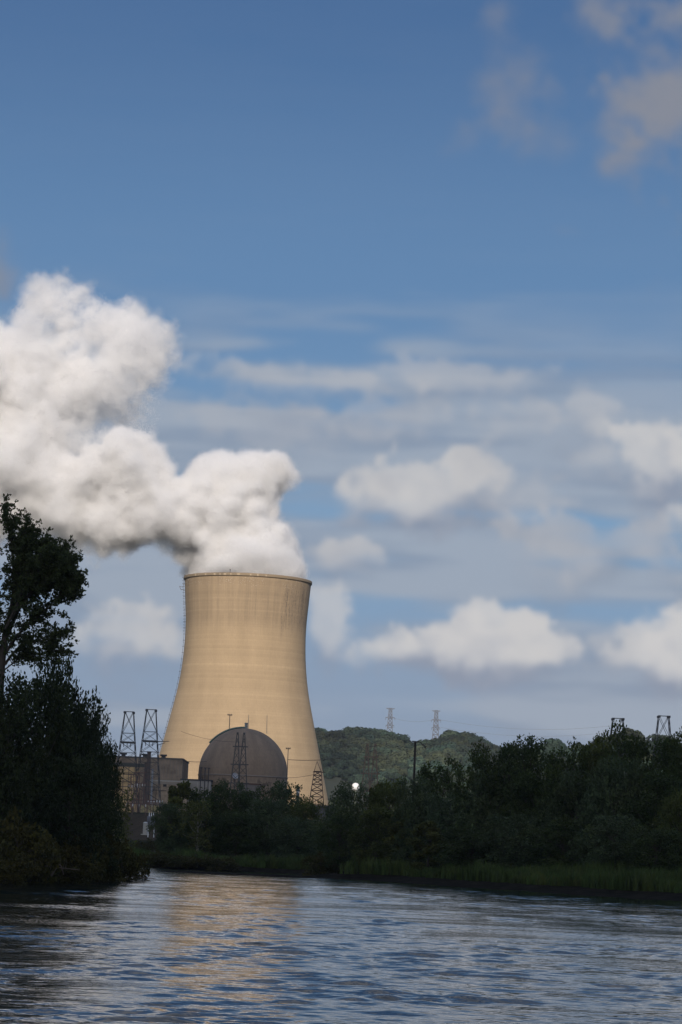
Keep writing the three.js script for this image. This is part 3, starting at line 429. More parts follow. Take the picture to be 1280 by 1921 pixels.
{
  const M = std([0.075, 0.075, 0.078], 0.7, { metalness: 0.25 });
  // the big flat-topped switchyard towers: two at the left, two more over the right-hand woods
  const fittings = (arm) => (t, wAt, h, m) => {
    const y1 = h * 0.70, w = wAt(y1); for (const z of [-w, w]) mesh('crossbeam', new Acc().bar(V(-w * 1.05, y1, z), V(w * 1.05, y1, z), 0.6).geo, m, t);
    for (const s of [-1, 1]) for (const z of [-1, 1]) mesh('top_joint', boxGeo(s * wAt(h), h - 0.35, z * wAt(h), 0.9, 0.9, 0.9), m, t);
    const a = new Acc(), ya = h * 0.70, x0 = wAt(ya) * arm; if (arm) { a.bar(V(x0, ya, 0), V(x0 + arm * 5.2, ya + 0.3, 0), 0.4, 0.2); a.bar(V(x0, ya - 1.6, 0), V(x0 + arm * 3.4, ya - 0.4, 0), 0.3, 0.2); a.bar(V(x0, ya + 3.5, 0), V(x0 + arm * 2.4, ya + 0.2, 0), 0.2); mesh('arm', a.geo, m, t); }
    for (const x of [-0.5, 0, 0.5]) mesh('insulator', new Acc().bar(V(x * w, y1 - 0.3, w), V(x * w * 0.9, y1 - 2.2, w), 0.3).geo, m, t);
  };
  const rows = [0.14, 0.27, 0.39, 0.5, 0.6, 0.70, 0.79, 1];
  for (const [x, y, D, wt, arm, lab] of [[242.6, 1335, 1150, 3.7, 0, 'flat-topped steel lattice tower, left of the pair by the turbine building'], [284, 1331, 1150, 3.9, 1, 'flat-topped steel lattice tower nearest the cooling tower, with a short right-hand arm'], [1160, 1347.5, 1050, 3.9, 0, 'flat lattice tower top just showing above the wooded right hill'], [1246, 1343, 1050, 3.9, 0, 'flat-topped lattice tower rising over the woods at the right edge']]) {
    const p = at(x, y, D), gy = groundY(p.x, D), h = p.y - gy; latticeTower('lattice_tower', lab, 'flat-topped switchyard lattice towers', V(p.x, gy, -D - 1), h, wt, wt + h * 0.187, rows, fittings(arm), M);
  }
  // twin-peaked frame before the dome and a rusty one before the hill
  const twin = (px, py, D, hw, label, m) => {
    const p = at(px, py, D), gy = groundY(p.x, D), h = p.y - gy, t = thing('twin_mast_frame', V(p.x, gy, -D), label, 'mast frame', 'twin-peaked steel mast frames'), s = h / 33;
    for (const c of [-hw, hw]) for (const e of [-1, 1]) mesh('leg', new Acc().bar(V(c * 1.15 + e * 2.75 * s, 0, 0), V(c + e * 0.28, h, 0), 0.48, 0.36).geo, m, t);
    const b = new Acc(), L = (c, e, y) => V(lerp(c * 1.15 + e * 2.75 * s, c + e * 0.28, y / h), y, 0); const n = 11;
    for (const c of [-hw, hw]) for (let i = 0; i < n; i++) { const a = (i / n) * h * 0.96, d = ((i + 1) / n) * h * 0.96; b.bar(L(c, -1, a), L(c, 1, d), 0.2); b.bar(L(c, 1, a), L(c, -1, d), 0.2); }
    mesh('bracing', b.geo, m, t).userData.kind = 'stuff';
    for (const y of [0.42, 0.64, 0.85]) mesh('crossbar', new Acc().bar(L(-hw, -1, y * h).add(V(-1.1, 0, 0)), L(hw, 1, y * h).add(V(1.1, 0.05, 0)), 0.42).geo, m, t);
    for (const c of [-hw, hw]) mesh('top_cap', boxGeo(c, h + 0.2, 0, 0.9, 0.9, 0.9), m, t); return t;
  };
  twin(452.3, 1377, 1150, 1.4, 'dark twin-peaked steel mast frame standing in front of the dome', M);
  twin(697, 1398, 1150, 1.7, 'rust-brown twin-peaked mast frame against the wooded hill', std([0.17, 0.12, 0.095], 0.9));
  // pointed tower at the right foot of the cooling tower
  { const D = 1240, a = at(596.3, 1447, D), gy = groundY(a.x, D), h = a.y - gy; latticeTower('pointed_lattice_tower', 'rusty lattice tower with a pointed spire at the cooling tower right foot', null, V(a.x, gy, -D), h, 3.2, 9, [0.2, 0.38, 0.52, 0.64, 0.75, 0.84, 0.92, 1], (t, wAt, hh, m) => {
    const s = new Acc(), tip = V(-0.5, hh + 4.6, 0); for (const [i, j] of [[-1, -1], [1, -1], [1, 1], [-1, 1]]) s.bar(V(i * 1.6, hh, j * 1.6), tip, 0.22, 0.14); mesh('spire', s.geo, m, t); mesh('crossarm', new Acc().bar(V(-2.2, hh - 0.4, 1.7), V(3.4, hh - 0.4, 1.7), 0.4).geo, m, t); }, std([0.085, 0.055, 0.045], 0.85), 0.36, 0.22); }
  // pylons on the ridge
  const pyl = std([0.12, 0.125, 0.14], 0.7, { metalness: 0.2 });
  for (const [x, y, lab] of [[733, 1328.5, 'slender power pylon on the ridge, nearer to the cooling tower'], [819, 1333, 'slender power pylon on the ridge, farther from the cooling tower']]) {
    const D = 3000, p = at(x, y, D), h = 54; latticeTower('power_pylon', lab, 'power pylons on the ridge', V(p.x, p.y - h, -D), h, 3.2, 9.5, [0.15, 0.28, 0.4, 0.5, 0.6, 0.69, 0.78, 0.86, 0.93, 1], (t, wAt, hh, m) => {
      for (const [f, w] of [[0.995, 9], [0.80, 10.5], [0.64, 9]]) mesh('crossarm', new Acc().bar(V(-w * 0.52, f * hh, 0), V(w * 0.52, f * hh, 0), 0.55).bar(V(-w * 0.5, f * hh, 0), V(0, f * hh + (f > 0.9 ? -2.2 : 1.8), 0), 0.4).bar(V(w * 0.5, f * hh, 0), V(0, f * hh + (f > 0.9 ? -2.2 : 1.8), 0), 0.4).geo, m, t);
      for (const [f, w] of [[0.80, 10.5], [0.64, 9]]) for (const s of [-1, 1]) mesh('insulator', new Acc().bar(V(s * w * 0.5, f * hh, 0), V(s * w * 0.5, f * hh - 2.4, 0), 0.45).geo, m, t); }, pyl, 0.6, 0.42);
  }
  // wooden pole with drooping arm
  { const D = 440, p = at(779.5, 1391, D), gy = groundY(p.x, D), h = p.y - gy, m = std([0.035, 0.03, 0.028], 0.95), t = thing('utility_pole', V(p.x, gy, -D), 'dark wooden utility pole with a drooping crossarm above the woods', 'utility pole'); mesh('pole', cyl(0, 0, h, 0, 0.24, 0.17, 12), m, t); mesh('crossarm', new Acc().bar(V(-0.55, h + 0.02, 0), V(0.7, h - 0.05, 0.05), 0.17).bar(V(0.7, h - 0.05, 0.05), V(1.65, h - 0.75, 0.05), 0.13).geo, m, t); mesh('insulator', cyl(1.65, h - 1.05, h - 0.7, 0.05, 0.11, 0.11, 8), m, t); }
  // floodlight masts behind the dome
  for (const [x, y, lab] of [[431.5, 1342.5, 'thin floodlight mast behind the dome, left of its top'], [541, 1405.5, 'thin floodlight mast behind the right side of the dome']]) {
    const D = 1500, p = at(x, y, D), gy = groundY(p.x, D), h = p.y - gy, m = std([0.17, 0.14, 0.11], 0.8), t = thing('floodlight_mast', V(p.x, gy, -D), lab, 'floodlight mast', 'floodlight masts behind the dome'); mesh('mast', cyl(0, 0, h, 0, 0.32, 0.2, 8), m, t); const hd = new Acc(); hd.box(0, h + 0.2, 0, 2.6, 0.3, 0.5); mesh('lamp_bar', hd.geo, m, t); for (const s of [-1, 0, 1]) mesh('floodlight', boxGeo(s * 1.0, h + 0.6, 0.3, 0.7, 0.55, 0.5), m, t); }
  // switchyard frames and equipment in the gap at the left
  const rustM = std([0.14, 0.085, 0.075], 0.85), SG = 'switchyard frames in the gap';
  for (const [x, y, D, w, lab] of [[254, 1452, 1120, 5.6, 'tall rusty A-legged switchyard frame left in the gap'], [264, 1448, 1105, 5.2, 'narrower rusty switchyard frame in the middle of the gap'], [262, 1500, 1000, 12, 'wide rusty switchyard frame low in the gap with white insulators']]) {
    const p = at(x, y, D), gy = groundY(p.x, D), h = p.y - gy, t = thing('switchyard_frame', V(p.x, gy, -D), lab, 'switchyard frame', SG);
    for (const s of [-1, 1]) { mesh('leg', new Acc().bar(V(s * w * 0.30 - 1.1, 0, 0), V(s * w * 0.30, h, 0), 0.3, 0.22).geo, rustM, t); mesh('leg', new Acc().bar(V(s * w * 0.30 + 1.1, 0, 0), V(s * w * 0.30, h, 0), 0.3, 0.22).geo, rustM, t); }
    for (const f of [0.72, 0.98]) mesh('crossbeam', new Acc().bar(V(-w / 2, f * h, 0), V(w / 2, f * h, 0), 0.34).geo, rustM, t);
    for (let i = 0; i < 5; i++) mesh('insulator', cyl(-w * 0.4 + w * 0.2 * i, h * 0.72 - 1.0, h * 0.72 - 0.1, 0.2, 0.16, 0.16, 8), i % 2 ? whiteM : palM, t); }
  const rowp = at(292, 1503.5, 1080), t = thing('busbar_support', V(rowp.x, groundY(rowp.x, 1080), -1080), 'row of white insulators on a thin steel beam before the yellowish shed', 'busbar'); { const h = rowp.y - t.position.y; mesh('beam', boxGeo(0, h - 0.5, 0, 7, 0.3, 0.3), rustM, t); for (const s of [-3, 3]) mesh('post', boxGeo(s, h / 2 - 0.3, 0, 0.25, h - 0.6, 0.25), rustM, t); for (let i = 0; i < 6; i++) mesh('insulator', cyl(-2.9 + i * 1.15, h - 0.35, h + 0.5, 0, 0.22, 0.16, 8), whiteM, t); }
  { const D = 820, p = at(273, 1549, D), g = V(p.x, groundY(p.x, D) - 0.2, -D), tt = thing('white_tank', g, 'small white tank in the gap above the brown bank', 'tank'), h = p.y + 0.9 - g.y; mesh('tank', cyl(0, 0.4, h, 0, 0.7, 0.7, 20), palM, tt); mesh('cap', cyl(0, h, h + 0.25, 0, 0.75, 0.25, 20), whiteM, tt); mesh('plinth', boxGeo(0, 0.2, 0, 2.4, 0.45, 2.4), palM, tt); }
  { const D = 900, p = at(284, 1536, D), g = V(p.x, groundY(p.x, D) - 0.2, -D), tt = thing('transformer', g, 'blue-grey transformer with cooling fins in the switchyard gap', 'transformer'), m = std([0.16, 0.18, 0.22], 0.6), h = Math.max(2.6, p.y + 0.8 - g.y); mesh('tank', boxGeo(0, h / 2, 0, 2.6, h, 1.8), m, tt); for (let i = 0; i < 6; i++) mesh('cooling_fin', boxGeo(-1.0 + i * 0.4, h * 0.45, 1.15, 0.12, h * 0.7, 0.5), m, tt); for (const x of [-0.7, 0, 0.7]) mesh('bushing', cyl(x, h, h + 1.3, 0, 0.2, 0.1, 10), whiteM, tt); }
  for (const [x, y, lab] of [[278.6, 1552, 'thin white marker post right of the white tank'], [289.5, 1553, 'shorter white marker post below the transformer']]) { const D = 800, p = at(x, y, D), gy = groundY(p.x, D) - 0.2, h = Math.max(1.4, p.y - gy), tt = thing('marker_post', V(p.x, gy, -D), lab, 'post', 'white posts in the switchyard gap'); mesh('post', cyl(0, 0, h, 0, 0.14, 0.14, 8), whiteM, tt); mesh('cap', cyl(0, h, h + 0.12, 0, 0.2, 0.1, 8), palM, tt); }
  // power lines
  const line = (a, b, sag, r, label, m) => { const pts = []; for (let i = 0; i <= 24; i++) { const f = i / 24; pts.push(a.clone().lerp(b, f).add(V(0, -sag * 4 * f * (1 - f), 0))); } tag(mesh('power_line', tube(pts, pts.map(() => r), 5), m), label, 'power line', 'thin power lines'); };
  const wire = std([0.06, 0.055, 0.05], 0.8), far = std([0.2, 0.21, 0.23], 0.8);
  line(at(540, 1425, 1290), at(640, 1422.5, 1290), 0.6, 0.13, 'taut power line crossing the cooling tower right of the dome', wire);
  line(at(343, 1427, 1300), at(388, 1428.5, 1300), 0.4, 0.11, 'short power line between the turbine building and the dome', wire);
  line(at(340, 1372, 1150), at(450, 1392, 1150), 1.2, 0.06, 'slack power line from the tall lattice tower towards the twin mast', wire);
  line(at(520, 1458, 1230), at(596, 1451, 1240), 0.9, 0.08, 'power line running to the pointed lattice tower crossarm', wire);
  line(at(733, 1345, 3000), at(819, 1349, 3000), 4, 0.13, 'faint power line strung between the two ridge pylons', far);
  line(at(819, 1349, 3000), at(1160, 1360, 3000), 8, 0.13, 'faint power line leading right from the farther ridge pylon', far);
  line(at(819, 1363, 3000), at(1160, 1372, 3000), 8, 0.13, 'lower faint power line leading right from the farther ridge pylon', far);
}

// ------------------------------------------------------------------ trees
const leafMat = (name) => new THREE.MeshPhysicalMaterial({ name, vertexColors: true, roughness: 0.85, specularIntensity: 0.35, transmission: 0.3, thickness: 0 });
const LEAF = leafMat('leaf'), bark = std([0.05, 0.042, 0.035], 0.95), paleBark = std([0.20, 0.18, 0.15], 0.9);
function addLeaves(acc, rnd, c, r, n, size, col, dirBias) {
  for (let i = 0; i < n; i++) {
    const u = rnd() * 2 - 1, a = rnd() * 6.283, s = Math.sqrt(1 - u * u), q = r * Math.cbrt(rnd()), o = V(c.x + q * s * Math.cos(a), c.y + q * u * 0.8, c.z + q * s * Math.sin(a));
    const d = V(rnd() - 0.5, rnd() - 0.5, rnd() - 0.5).normalize(); if (dirBias) d.addScaledVector(dirBias, 0.9).normalize();
    const e = V(rnd() - 0.5, rnd() - 0.5, rnd() - 0.5).cross(d).normalize(), L = size * (0.7 + 0.6 * rnd()), w = L * 0.36, k = 0.8 + 0.4 * rnd(), cc = [col[0] * k, col[1] * k, col[2] * k];
    acc.quad(o, o.clone().addScaledVector(d, L * 0.5).addScaledVector(e, w), o.clone().addScaledVector(d, L), o.clone().addScaledVector(d, L * 0.45).addScaledVector(e, -w), cc);
  }
}
// a crown grown on limbs: trunk, limbs to lobes, twigs of leaves over each lobe
function growTree(seed, o) {
  const rnd = rngOf(seed), H = o.h, wood = [], leaves = new Acc(), lobes = [];
  const trunkTop = H * o.fork, lean = V((rnd() - 0.5) * H * 0.08, 0, (rnd() - 0.5) * H * 0.08);
  wood.push(tube([V(0, -0.4, 0), V(lean.x * 0.3, trunkTop * 0.5, lean.z * 0.3), V(lean.x, trunkTop, lean.z), V(lean.x * 1.3, H * 0.8, lean.z * 1.3)], [o.r, o.r * 0.8, o.r * 0.62, o.r * 0.12], 9));
  for (let i = 0; i < o.lobes; i++) {
    const f = i / (o.lobes - 1), y = H * lerp(o.low, 0.93, Math.pow(f, 0.9)), env = o.spire ? o.w * Math.pow(Math.sin(Math.PI * clamp(0.10 + 0.86 * ((y / H - o.low * 0.6) / (1 - o.low * 0.6)), 0.05, 0.97)), 0.75) : o.w * Math.sqrt(Math.max(0.05, 1 - ((y / H - 0.48) / 0.56) ** 2)), a = i * 2.39996 + rnd() * 0.9, ring = rnd() < 0.25 ? 0.3 : 0.72 + 0.2 * rnd(), lr = o.w * (0.27 + 0.17 * rnd()) * lerp(1, 0.8, f);
    const c = V(lean.x + Math.cos(a) * env * ring, y, lean.z + Math.sin(a) * env * ring); lobes.push({ c, r: lr });
    const st = V(lean.x * 0.8, Math.min(y * 0.72, H * 0.72), lean.z * 0.8), md = st.clone().lerp(c, 0.55).add(V(0, -0.04 * H, 0)); wood.push(tube([st, md, c], [o.r * 0.3, o.r * 0.18, o.r * 0.05], 6));
  }
  const total = lobes.reduce((s, l) => s + l.r ** 2, 0);
  for (const l of lobes) {
    const n = Math.round(o.clumps * l.r ** 2 / total), tint = 0.8 + 0.4 * rnd(), warm = rnd();
    for (let i = 0; i < n; i++) {
      const u = rnd() * 1.75 - 0.75, a = rnd() * 6.283, s = Math.sqrt(Math.max(0, 1 - u * u)), q = l.r * (0.66 + 0.38 * Math.sqrt(rnd())) * (1 + 0.35 * noise3(l.c.x + s * Math.cos(a) * 2.2, l.c.y + u * 2.2, l.c.z + s * Math.sin(a) * 2.2)), dir = V(s * Math.cos(a), u * 0.85, s * Math.sin(a)), c = l.c.clone().addScaledVector(dir, q);
      const k = tint * (0.85 + 0.3 * rnd()), col = [o.col[0] * k * (1 + 0.15 * warm), o.col[1] * k, o.col[2] * k * (1 - 0.2 * warm)];
      addLeaves(leaves, rnd, c, o.clumpR * (0.7 + 0.6 * rnd()), o.per, o.leaf, col, dir.clone().multiplyScalar(0.6).add(V(0, o.up ?? 0.05, 0)));
    }
  }
  const g = new THREE.Group(); mesh('trunk', mergeGeometries(wood.map((w) => w.toNonIndexed())), o.bark ?? bark, g); mesh('crown', leaves.geo, LEAF, g); g.userData.h = H; g.userData.w = o.w; return g;
}
const G1 = [0.044, 0.07, 0.022], G2 = [0.08, 0.098, 0.03], G3 = [0.062, 0.094, 0.046], G4 = [0.064, 0.088, 0.026];
const PROTO = {
  broad: growTree(1, { h: 15, w: 4.2, fork: 0.4, low: 0.16, r: 0.32, lobes: 34, clumps: 780, per: 15, leaf: 0.33, clumpR: 0.72, col: G1 }),
  round: growTree(2, { h: 12, w: 4.6, fork: 0.35, low: 0.12, r: 0.28, lobes: 32, clumps: 820, per: 15, leaf: 0.33, clumpR: 0.75, col: G3 }),
  tall: growTree(3, { h: 18, w: 3.9, fork: 0.45, low: 0.14, r: 0.34, lobes: 36, clumps: 820, per: 15, leaf: 0.33, clumpR: 0.72, col: G1, up: 0.25 }),
  warm: growTree(4, { h: 13, w: 4.0, fork: 0.4, low: 0.13, r: 0.28, lobes: 30, clumps: 760, per: 15, leaf: 0.33, clumpR: 0.72, col: G4 }),
  spire: growTree(5, { h: 11, w: 2.6, fork: 0.5, low: 0.1, r: 0.2, lobes: 16, clumps: 520, per: 15, leaf: 0.36, clumpR: 0.45, col: G2, up: 0.8, spire: true }),
  thin: growTree(6, { h: 9, w: 3.2, fork: 0.6, low: 0.25, r: 0.2, lobes: 12, clumps: 190, per: 9, leaf: 0.32, clumpR: 0.5, col: G2, bark: paleBark }),
  shadedbroad: growTree(8, { h: 15, w: 4.3, fork: 0.4, low: 0.15, r: 0.32, lobes: 34, clumps: 800, per: 15, leaf: 0.33, clumpR: 0.72, col: [0.03, 0.045, 0.016] }),  // broad tree again, deep shade painted into a darker leaf colour
  shadedround: growTree(9, { h: 12, w: 4.6, fork: 0.35, low: 0.12, r: 0.28, lobes: 32, clumps: 820, per: 15, leaf: 0.33, clumpR: 0.75, col: [0.027, 0.042, 0.018] }),  // round tree again, leaves darkened to stand for the bank's shade
  shrub: growTree(7, { h: 3, w: 2.2, fork: 0.3, low: 0.15, r: 0.1, lobes: 12, clumps: 300, per: 10, leaf: 0.24, clumpR: 0.3, col: [0.05, 0.052, 0.014] }),
};
let treeSeed = 1;
function plant(kind, px, pyTop, D, wpx, label, cat, group, name) {   // top seen at (px, pyTop), crown about wpx across
  const p = at(px, pyTop, D), gy = groundY(p.x, D) - 0.1, h = p.y - gy, src = PROTO[kind], o = src.clone(); o.name = numbered(name ?? 'tree'); o.userData = {};
  const q = FPX / D, sx = wpx / q / (2 * src.userData.w * 1.15); o.position.set(p.x, gy, -D); o.scale.set(sx, h / (src.userData.h * 1.02), sx); o.rotation.y = (treeSeed++ * 2.4) % 6.28; scene.add(o); return tag(o, label, cat ?? 'tree', group);
}
{
  const L = 'dark trees on the left bank', C = 'trees below the dome', R = 'trees on the right bank';
  // left bank, deep shade put into the leaf colour of most trees
  plant('shadedbroad', 15, 1256, 242, 170, 'broad dark tree under the tall tree at the left edge', 'tree', L);
  plant('shadedbroad', 78, 1250, 272, 150, 'upright dark tree just right of the tall tree trunk', 'tree', L);
  plant('shadedround', 112, 1236, 280, 118, 'dark tree with a loose feathery top, highest of the left-bank mass', 'tree', L);
  plant('shadedround', 142, 1300, 285, 120, 'round dark tree on the falling slope of the left-bank mass', 'tree', L);
  plant('shadedround', 178, 1328, 295, 84, 'slim dark tree with a knobbly top right of the left-bank round tree', 'tree', L);
  plant('shadedbroad', 199, 1380, 300, 70, 'smaller dark tree leaning out towards the left lattice tower', 'tree', L);
  plant('shadedround', 195, 1440, 288, 80, 'dark low tree edging the switchyard gap', 'tree', L);
  plant('shadedround', 40, 1400, 248, 170, 'wide black-green tree at the water on the left edge', 'tree', L);
  plant('shadedround', 130, 1420, 255, 150, 'wide black-green tree in front of the left-bank mass', 'tree', L);
  plant('shadedbroad', 175, 1490, 270, 120, 'low dark tree behind the yellowish bushes', 'tree', L);
  plant('thin', 232, 1482, 430, 74, 'sparse grey-green young tree in the switchyard gap', 'tree', L);
  plant('thin', 214, 1530, 400, 80, 'small sparse tree below the young tree in the gap', 'tree', L);
  // below the dome
  plant('spire', 341, 1466, 510, 74, 'pointed dark tree at the left end below the dome', 'tree', C);
  plant('round', 322, 1508, 502, 82, 'low dark tree leaning into the switchyard gap', 'tree', C);
  plant('broad', 385, 1474, 516, 92, 'full green tree under the left foot of the dome', 'tree', C);
  plant('thin', 376, 1500, 498, 105, 'thin half-bare tree with a pale trunk below the dome', 'tree', C);
  plant('round', 430, 1468, 520, 90, 'bushy grey-green tree under the twin mast frame', 'tree', C);
  plant('broad', 475, 1476, 514, 80, 'dark tree right under the dome centre', 'tree', C);
  plant('round', 535, 1468, 518, 98, 'tall dark green tree under the right foot of the dome', 'tree', C);
  plant('round', 505, 1500, 506, 110, 'wide dark tree in the front row below the dome', 'tree', C);
  plant('broad', 445, 1520, 504, 100, 'low dark tree right of the pale trunk', 'tree', C);
  plant('warm', 578, 1500, 510, 78, 'brownish green tree under the cooling tower right foot', 'tree', C);
  plant('thin', 590, 1493, 525, 50, 'spiky thin tree top against the tan tower foot', 'tree', C);
  plant('round', 560, 1535, 492, 110, 'low round tree at the shore under the cooling tower', 'tree', C);
  // right bank, back row then front row
  plant('round', 656, 1471, 450, 92, 'round dark tree just in front of the white globe tank', 'tree', R);
  plant('spire', 708, 1468, 460, 46, 'narrow pointed tree right of the white globe tank', 'tree', R);
  plant('warm', 738, 1462, 455, 90, 'brownish tree left of the utility pole', 'tree', R);
  plant('broad', 822, 1424, 430, 100, 'dome-shaped dark tree just right of the utility pole', 'tree', R);
  plant('round', 780, 1460, 425, 90, 'dark tree at the foot of the utility pole', 'tree', R);
  plant('broad', 905, 1400, 400, 105, 'tall dark tree at the left shoulder of the high right woods', 'tree', R);
  plant('tall', 948, 1383, 395, 100, 'dark tree with clumpy top left of the highest right-bank tops', 'tree', R);
  plant('tall', 1005, 1370, 390, 100, 'tall dark tree with a jagged top, left peak of the right woods', 'tree', R);
  plant('broad', 1060, 1395, 380, 110, 'dark tree in the dip between the two right-hand peaks', 'tree', R);
  plant('warm', 1115, 1378, 385, 105, 'olive-green tree under the flat lattice tower top', 'tree', R);
  plant('broad', 1180, 1364, 375, 120, 'broad dark tree between the two right-hand lattice towers', 'tree', R);
  plant('tall', 1245, 1372, 370, 110, 'dark tree under the lattice tower at the right edge', 'tree', R);
  plant('broad', 1300, 1376, 365, 110, 'dark tree cut off by the right edge', 'tree', R);
  plant('broad', 640, 1522, 441, 90, 'low dark tree at the shore below the globe tank', 'tree', R);
  plant('warm', 705, 1512, 436, 110, 'reddish brown tree in front, between globe tank and pole', 'tree', R);
  plant('spire', 765, 1520, 428, 95, 'cone-shaped dark tree at the shore below the utility pole', 'tree', R);
  plant('round', 845, 1490, 421, 130, 'wide dark tree in front of the dome-shaped tree', 'tree', R);
  plant('spire', 805, 1540, 408, 80, 'small grey-green cone tree at the shore', 'tree', R);
  plant('round', 930, 1455, 396, 140, 'grey-green round tree halfway up the right woods', 'tree', R);
  plant('broad', 1010, 1440, 386, 130, 'dark leafy tree below the jagged peak', 'tree', R);
  plant('round', 1085, 1450, 376, 140, 'blackish round tree below the dip in the right woods', 'tree', R);
  plant('round', 1160, 1425, 368, 140, 'grey-green tree with pale top in the right woods', 'tree', R);
  plant('tall', 1235, 1440, 361, 130, 'dark upright tree in front at the right edge', 'tree', R);
  plant('warm', 1285, 1480, 351, 100, 'autumn-tinged tree cut off low at the right edge', 'tree', R);
  plant('broad', 880, 1545, 388, 130, 'low dark tree by the grass left of the deepest shade', 'tree', R);
  plant('round', 970, 1530, 378, 150, 'low wide tree in the deepest shade of the right woods', 'tree', R);
  plant('broad', 1060, 1535, 366, 150, 'low dark tree behind the right bank grass', 'tree', R);
  plant('round', 1150, 1530, 356, 150, 'low spreading tree above the orange scrap on the shore', 'tree', R);
  plant('broad', 1240, 1550, 346, 130, 'low dark tree at the shore by the right edge', 'tree', R);
  // bushes on the left bank
  const S = 'bushes on the left bank';
  for (const [x, y, D, w, lab] of [[30, 1540, 232, 150, 'dark bush at the left edge above the water'], [70, 1572, 240, 120, 'dim olive bush right of the left edge bush'], [115, 1578, 252, 110, 'olive bush below the wide black-green tree'], [160, 1572, 262, 100, 'yellow-green bush highest in the bank row'], [195, 1578, 272, 95, 'brightest yellow-green bush in the middle of the spit'], [228, 1588, 285, 80, 'low yellow-green bush near the end of the spit'], [256, 1603, 300, 60, 'last small bush at the tip of the spit'], [20, 1610, 224, 110, 'low black bush touching the water at the left edge'], [140, 1608, 250, 110, 'low dark bush overhanging the fallen branches'], [300, 1600, 470, 70, 'green bush at the inlet shore below the gap'], [350, 1606, 468, 80, 'green bush at the foot of the pale trunk'], [410, 1608, 466, 90, 'low green bush along the far inlet shore'], [270, 1578, 560, 60, 'dark bush on the brown bank in the gap'], [600, 1606, 440, 70, 'grey-green bush where the right bank begins']])
    plant('shrub', x, y, D, w, lab, 'bush', S, 'bush');
}
// the tall tree at the left edge, grown limb by limb
{
  const D = 250, rnd = rngOf(41), base0 = at(-8, 1600, D), gy = groundY(base0.x, D), base = V(base0.x, gy - 0.2, -D), t = thing('tall_tree', base, 'tall tree with bare limbs and feathery crown at the left edge', 'tree');
  const P = (x, y, z = 0) => at(x, y, D - z).sub(base), wood = [], leaves = new Acc();
  const limb = (pts, r0, r1) => { const v = pts.map((p) => P(...p)), c = new THREE.CatmullRomCurve3(v).getPoints(14); wood.push(tube(c, c.map((_, i) => lerp(r0, r1, i / 14)), 7).toNonIndexed()); return c; };
  const limbs = [
    [[[-8, 1600], [-4, 1420], [2, 1260], [10, 1190]], 0.5, 0.3, 0], [[[4, 1250], [-20, 1130], [-30, 1010]], 0.28, 0.05, 0.9], [[[10, 1190], [25, 1120], [22, 1020], [8, 960]], 0.26, 0.04, 1], [[[12, 1195], [45, 1120], [70, 1060], [82, 1015]], 0.22, 0.03, 1],
    [[[20, 1160, 1], [70, 1100, 2], [110, 1075, 2], [135, 1060, 1]], 0.18, 0.03, 1], [[[4, 1235], [35, 1190], [80, 1150], [138, 1105]], 0.17, 0.02, 0.8], [[[2, 1255], [40, 1212], [90, 1200], [132, 1190]], 0.15, 0.02, 0.42], [[[2, 1262], [30, 1240], [45, 1230], [70, 1235]], 0.08, 0.02, 0.4], [[[25, 1110, -2], [50, 1060, -3], [50, 1010, -3]], 0.12, 0.03, 1], [[[-10, 1180], [-60, 1130], [-90, 1080]], 0.16, 0.03, 0.8], [[[60, 1090, -1], [105, 1060, -2], [112, 1040, -2]], 0.09, 0.02, 1], [[[100, 1125, 1], [125, 1112, 1], [140, 1100, 1]], 0.06, 0.015, 0.9], [[[85, 1200], [95, 1215], [96, 1245]], 0.05, 0.015, 0.35], [[[10, 1180, 2], [55, 1090, 3], [98, 1042, 3]], 0.12, 0.02, 1], [[[14, 1160, 1], [38, 1060, 1], [50, 990, 1]], 0.1, 0.02, 1], [[[40, 1130, -3], [90, 1095, -4], [128, 1085, -4]], 0.09, 0.02, 0.9],
  ];
  for (const [pts, r0, r1, den] of limbs) {
    const c = limb(pts, r0, r1); if (!den) continue;
    for (let i = 4; i < c.length; i++) for (let k = 0; k < Math.round(10 * den); k++) {
      const out = V(rnd() - 0.3, rnd() * 1.3 - 0.3, (rnd() - 0.5) * 1.3).normalize(), L = (0.7 + 2.9 * rnd() ** 1.4) * lerp(1, 0.5, i / c.length), a = c[i].clone().lerp(c[Math.max(0, i - 1)], rnd()), b = a.clone().addScaledVector(out, L), mid = a.clone().lerp(b, 0.55).add(V(0, 0.12 * L, 0));
      wood.push(tube([a, mid, b], [0.032, 0.02, 0.008], 4).toNonIndexed());
      const n = 2 + Math.floor(L * 2.6), k2 = 0.75 + 0.5 * rnd();
      for (let j = 0; j < n; j++) { const f = 0.25 + 0.8 * (j + rnd()) / n, tip = out.clone().add(V(0.35 * (rnd() - 0.3), 0.55, 0.35 * (rnd() - 0.5))).normalize(); addLeaves(leaves, rnd, a.clone().lerp(b, f).addScaledVector(V(rnd() - 0.5, rnd() - 0.5, rnd() - 0.5), 0.35), 0.17 + 0.10 * rnd(), 8, 0.25, [0.05 * k2, 0.068 * k2, 0.024 * k2], tip); }
    }
  }
  mesh('trunk', mergeGeometries(wood), bark, t); mesh('crown', leaves.geo, LEAF, t);
}
